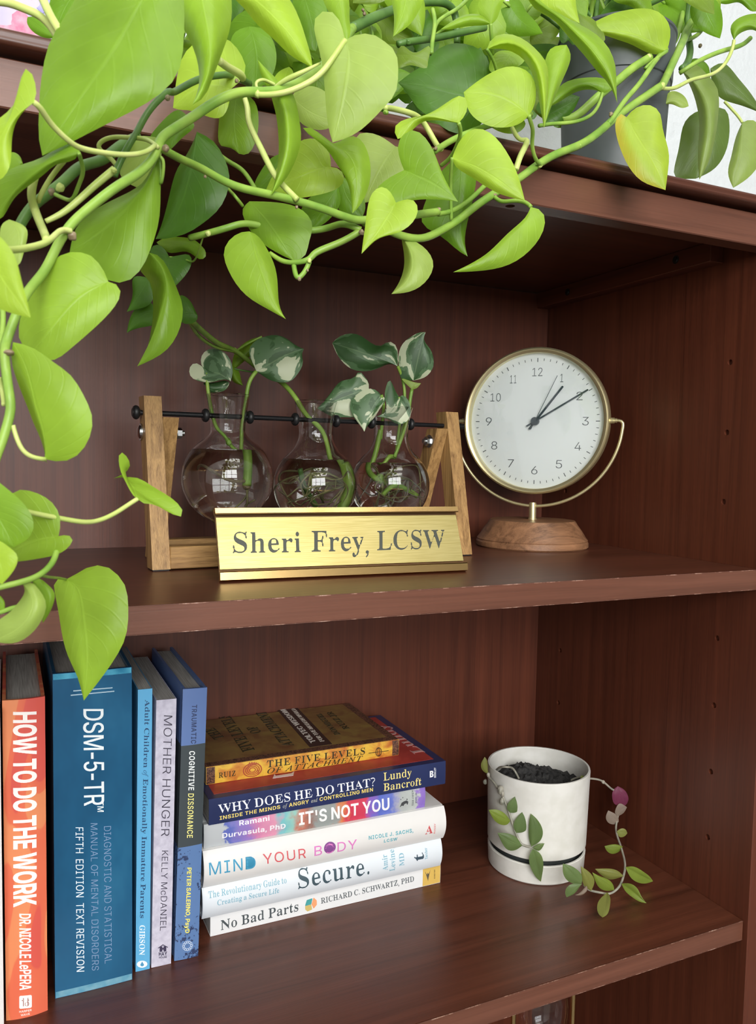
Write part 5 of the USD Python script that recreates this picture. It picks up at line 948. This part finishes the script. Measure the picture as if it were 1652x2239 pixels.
# --- by the wall on the right
Lf('palewall', .08, [(1490, 155), (1535, 200), (1552, 280), (1528, 393)], [(1510, 137), (1543, 160), (1566, 189), (1571, 217), (1569, 257), (1560, 314), (1545, 362)], [(1498, 168), (1518, 215), (1528, 275), (1525, 335)], .004, (.3, .4))
Lf('darkwall', .10, [(1560, 235), (1545, 300), (1520, 391)], [(1585, 240), (1594, 270), (1588, 325), (1562, 368)], [(1520, 245), (1495, 270), (1482, 330), (1475, 387), (1497, 391)], .004, (.3, .3))
Lf('darkwall', .12, [(1552, 150), (1600, 185), (1668, 250)], [(1580, 138), (1609, 165), (1642, 206)], [(1560, 195), (1578, 217), (1614, 229)], .004, (.3, .3))
Lf('palewall', .10, [(1622, 268), (1619, 330), (1602, 411)], [(1642, 262), (1668, 285), (1668, 340), (1637, 387)], [(1608, 300), (1597, 345), (1591, 380)], .003, (.3, .4), pet=[(1583, 222, .11), (1600, 240, .107), (1614, 256, .103)], pw=6, pm='pale')
Lf('mid', .05, [(1604, 88), (1612, 62), (1640, 50), (1685, 62)], [(1597, 70), (1598, 55), (1610, 42), (1630, 33), (1662, 32)], [(1610, 79), (1625, 69), (1650, 67), (1672, 80)], .0, (.4, .4), pet=[(1445, 193, .02), (1462, 194, .024), (1480, 190, .028), (1510, 175, .034), (1560, 160, .042), (1590, 130, .047), (1602, 100, .05)], pw=8, pm='pale')
Lf('lime', .08, [(1545, -40), (1560, 20), (1569, 84)], [(1570, -30), (1575, 10), (1573, 50)], [(1522, -20), (1538, 15), (1557, 52)], -.002, (.4, .4))
Lf('green', .10, [(1568, 6), (1610, -10), (1662, 22)], [(1590, -25), (1640, -20)], [(1590, 9), (1615, 6), (1640, 24)], 0, (.3, .3))
Lf('green', .10, [(1500, 150), (1530, 135), (1552, 170)], [(1515, 128), (1545, 140)], [(1515, 160), (1540, 172)], 0, (.3, .3))
Lf('pale', .05, [(1450, 230), (1475, 215), (1505, 232)], [(1465, 200), (1495, 210)], [(1468, 228), (1490, 236)], 0, (.3, .3))
# --- along the top
Lf('bright', -.045, [(1200, -60), (1235, 0), (1267, 51)], [(1250, -50), (1258, 0), (1263, 32)], [(1165, -30), (1190, 10), (1215, 25), (1240, 39)], -.002, (.4, .3))
Lf('lime', -.04, [(1072, 52), (1040, 38), (1000, 46), (963, 64)], [(1062, 38), (1030, 30), (995, 42)], [(1060, 55), (1020, 58), (985, 64)], -.002, (.4, .4), pet=[(1076, 120, -.03), (1075, 95, -.034), (1073, 70, -.038)], pw=8)
Lf('lime', -.04, [(1072, 54), (1075, 20), (1085, -32)], [(1085, 42), (1095, 15), (1103, -10)], [(1045, 25), (1048, 0), (1065, -25)], .004, (.4, .4))
Lf('lime', -.06, [(890, -50), (885, 10), (859, 80)], [(850, -30), (857, 10), (861, 52)], [(925, -20), (917, 20), (895, 54)], -.002, (.4, .4))
Lf('olive', -.03, [(865, 120), (905, 122), (935, 136)], [(880, 99), (905, 115), (938, 100)], [(870, 149), (895, 143), (932, 149)], 0, (.3, .3))
Lf('lime', -.045, [(735, -40), (745, 20), (756, 92)], [(705, -20), (715, 20), (735, 52)], [(760, -10), (764, 40), (765, 76)], 0, (.4, .4))
Lf('green', .0, [(660, -20), (680, 50), (690, 112)], [(640, 0), (655, 60), (675, 107)], [(700, -10), (715, 30), (705, 82)], 0, (.3, .3))
Lf('green', -.115, [(172, -30), (140, 20), (124, 62)], [(120, -20), (108, 10), (110, 42)], [(182, 0), (167, 30), (140, 57)], 0, (.3, .3))
Lf('green', -.11, [(126, 82), (90, 62), (60, 37)], [(110, 55), (80, 37)], [(105, 84), (75, 72), (59, 50)], 0, (.3, .3))
# --- hanging inside the opening
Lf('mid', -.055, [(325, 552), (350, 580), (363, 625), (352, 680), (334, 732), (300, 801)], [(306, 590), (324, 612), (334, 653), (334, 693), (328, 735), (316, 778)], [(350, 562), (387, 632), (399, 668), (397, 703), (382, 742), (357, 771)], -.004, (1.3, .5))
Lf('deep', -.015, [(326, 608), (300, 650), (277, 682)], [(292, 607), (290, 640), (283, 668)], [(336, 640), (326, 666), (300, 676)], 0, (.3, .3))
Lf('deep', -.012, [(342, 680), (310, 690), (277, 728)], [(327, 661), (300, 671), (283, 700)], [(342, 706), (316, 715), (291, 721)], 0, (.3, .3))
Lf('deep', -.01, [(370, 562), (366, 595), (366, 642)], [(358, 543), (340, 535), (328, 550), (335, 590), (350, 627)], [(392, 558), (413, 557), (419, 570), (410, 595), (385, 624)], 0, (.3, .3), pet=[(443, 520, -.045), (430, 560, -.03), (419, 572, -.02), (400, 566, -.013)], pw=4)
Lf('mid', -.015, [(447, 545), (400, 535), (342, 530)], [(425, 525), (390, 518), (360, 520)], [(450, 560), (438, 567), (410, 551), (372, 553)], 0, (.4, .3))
Lf('lime', -.16, [(300, 1091), (287, 1062), (268, 1044), (248, 1046)], [(291, 1083), (274, 1053), (261, 1020), (264, 989), (284, 1014), (272, 1034)], [(312, 1100), (335, 1103), (374, 1123), (399, 1128), (398, 1114), (369, 1085), (331, 1062), (300, 1045)], .02, (.15, .15), pet=[(-8, 1105, -.195), (30, 1112, -.195), (68, 1121, -.19), (130, 1133, -.183), (180, 1141, -.178), (215, 1138, -.172), (250, 1123, -.167), (280, 1104, -.162)], pw=11, pm='pale')
# --- lower left
Lf('mid', -.21, [(-60, 1060), (-10, 1120), (30, 1196)], [(-30, 1040), (0, 1056), (27, 1078), (56, 1106), (73, 1140), (66, 1172)], [(-80, 1100), (-60, 1160), (-20, 1190)], -.002, (.3, .3))
Lf('lime', -.185, [(128, 1173), (90, 1180), (40, 1200), (0, 1231)], [(132, 1140), (122, 1109), (97, 1086), (64, 1073), (33, 1074), (8, 1120)], [(144, 1170), (158, 1176), (156, 1188), (134, 1208), (93, 1220), (39, 1228)], 0, (.3, .3))
Lf('bright', -.225, [(-40, 1190), (0, 1230), (5, 1277)], [(-10, 1180), (21, 1197), (38, 1216), (34, 1240), (18, 1263)], [(-50, 1230), (-30, 1265)], 0, (.3, .3))
V([(124, 1205, -.185), (113, 1232, -.19), (86, 1257, -.195), (51, 1271, -.198), (0, 1284, -.2), (-20, 1290, -.2)], 11, 'green', k=9)
Lf('pale', -.195, [(48, 1275), (72, 1310), (55, 1360), (-18, 1402)], [(66, 1272), (86, 1290), (100, 1315), (98, 1340), (82, 1370), (62, 1391), (31, 1406)], [(54, 1292), (39, 1319), (16, 1343), (-8, 1362)], -.002, (.4, .5))
Lf('mid', -.18, [(70, 1268), (100, 1300), (94, 1362)], [(85, 1265), (105, 1279), (119, 1297), (115, 1325), (105, 1346)], [(75, 1290), (85, 1332)], 0, (.3, .4))
Lf('mid', -.18, [(-20, 1290), (0, 1310), (9, 1336)], [(-5, 1298), (10, 1316)], [(-20, 1320), (-5, 1341)], 0, (.3, .3), pet=[(45, 1326, -.185), (20, 1332, -.183), (-10, 1338, -.181)], pw=11)
Lf('lime', -.10, [(144, 1267), (167, 1284), (180, 1335), (189, 1438), (183, 1532)], [(121, 1269), (119, 1290), (128, 1341), (140, 1407), (152, 1444), (169, 1480)], [(152, 1265), (175, 1249), (206, 1237), (230, 1238), (255, 1255), (274, 1282), (280, 1325), (276, 1387), (257, 1430), (224, 1479)], -.006, (.3, .3), pet=[(86, 1257, -.195), (108, 1262, -.165), (130, 1264, -.125)], pw=6)
Lf('pale', -.17, [(20, 480), (40, 510), (30, 580)], [(5, 490), (0, 530), (12, 575)], [(58, 500), (55, 540), (40, 580)], 0, (.3, .3))
Lf('pale', -.08, [(340, 300), (310, 340), (280, 400)], [(300, 300), (280, 330), (262, 380)], [(352, 330), (345, 370), (310, 410)], 0, (.3, .3))
Lf('green', -.08, [(410, 255), (380, 280), (338, 330)], [(390, 240), (350, 270), (325, 310)], [(425, 275), (400, 300), (360, 335)], 0, (.3, .3))
# --- the dense crown behind, standing and hanging round the pot
g_ = np.random.default_rng(42)
for i in range(150):
    px = g_.uniform(520, 1560) if i < 95 else g_.uniform(350, 860); py = (g_.uniform(-70, 130) if px < 1230 else g_.uniform(-80, 20)) if i < 95 else g_.uniform(-90, 150)
    yy = g_.uniform(.03, .20) if i < 95 else g_.uniform(-.02, .12); L_ = g_.uniform(75, 125); a = g_.uniform(.15, .85)*math.pi if g_.random() < .75 else g_.uniform(0, 2*math.pi)
    if at(px, py, y=yy)[2] < (.70 if i < 95 else .675): continue
    dx, dy = math.cos(a), math.sin(a); nx, ny = -dy, dx; wa, wb = g_.uniform(.25, .46, 2)*L_; bend = g_.uniform(-.12, .12)*L_
    P_ = lambda u, v: (px + dx*u*L_ + nx*v, py + dy*u*L_ + ny*v)
    mid = [P_(0, 0), P_(.5, bend), P_(1, 0)]
    A = [P_(-.12, wa*.55), P_(.08, wa*.95), P_(.35, wa + bend), P_(.72, wa*.62 + bend*.6)]; B = [P_(-.12, -wb*.55), P_(.08, -wb*.95), P_(.35, -wb + bend), P_(.72, -wb*.62 + bend*.6)]
    s0 = P_(-.55, g_.uniform(-20, 20))
    Lf(str(g_.choice(['green', 'mid', 'lime', 'deep', 'green', 'olive', 'mid'])), yy, mid, A, B, g_.uniform(-.02, .02), tuple(g_.uniform(.2, .6, 2)), pet=[(s0[0], s0[1], yy + .01), (P_(-.2, 0)[0], P_(-.2, 0)[1], yy)], pw=6)
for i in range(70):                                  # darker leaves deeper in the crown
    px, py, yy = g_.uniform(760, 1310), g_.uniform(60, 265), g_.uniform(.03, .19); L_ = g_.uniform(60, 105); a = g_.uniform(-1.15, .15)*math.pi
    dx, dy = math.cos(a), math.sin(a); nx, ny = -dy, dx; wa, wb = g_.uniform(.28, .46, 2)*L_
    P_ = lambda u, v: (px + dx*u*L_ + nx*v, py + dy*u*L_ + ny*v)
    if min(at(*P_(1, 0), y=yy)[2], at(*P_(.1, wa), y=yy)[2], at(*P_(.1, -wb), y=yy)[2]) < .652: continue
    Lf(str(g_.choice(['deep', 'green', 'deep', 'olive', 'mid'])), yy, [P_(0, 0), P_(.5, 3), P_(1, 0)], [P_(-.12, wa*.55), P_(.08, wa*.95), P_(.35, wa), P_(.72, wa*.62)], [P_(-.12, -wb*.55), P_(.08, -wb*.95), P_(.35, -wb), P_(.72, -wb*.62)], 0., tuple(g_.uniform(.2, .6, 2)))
for i in range(16):                                  # upright stems from the pot
    x0, x1 = g_.uniform(1260, 1420), g_.uniform(850, 1550)
    V([(x0, 110, .09), ((x0*2 + x1)/3, g_.uniform(-10, 40), .10), (x1, g_.uniform(-80, 0), g_.uniform(.05, .16))], 8, str(g_.choice(['green', 'dark'])), k=7)
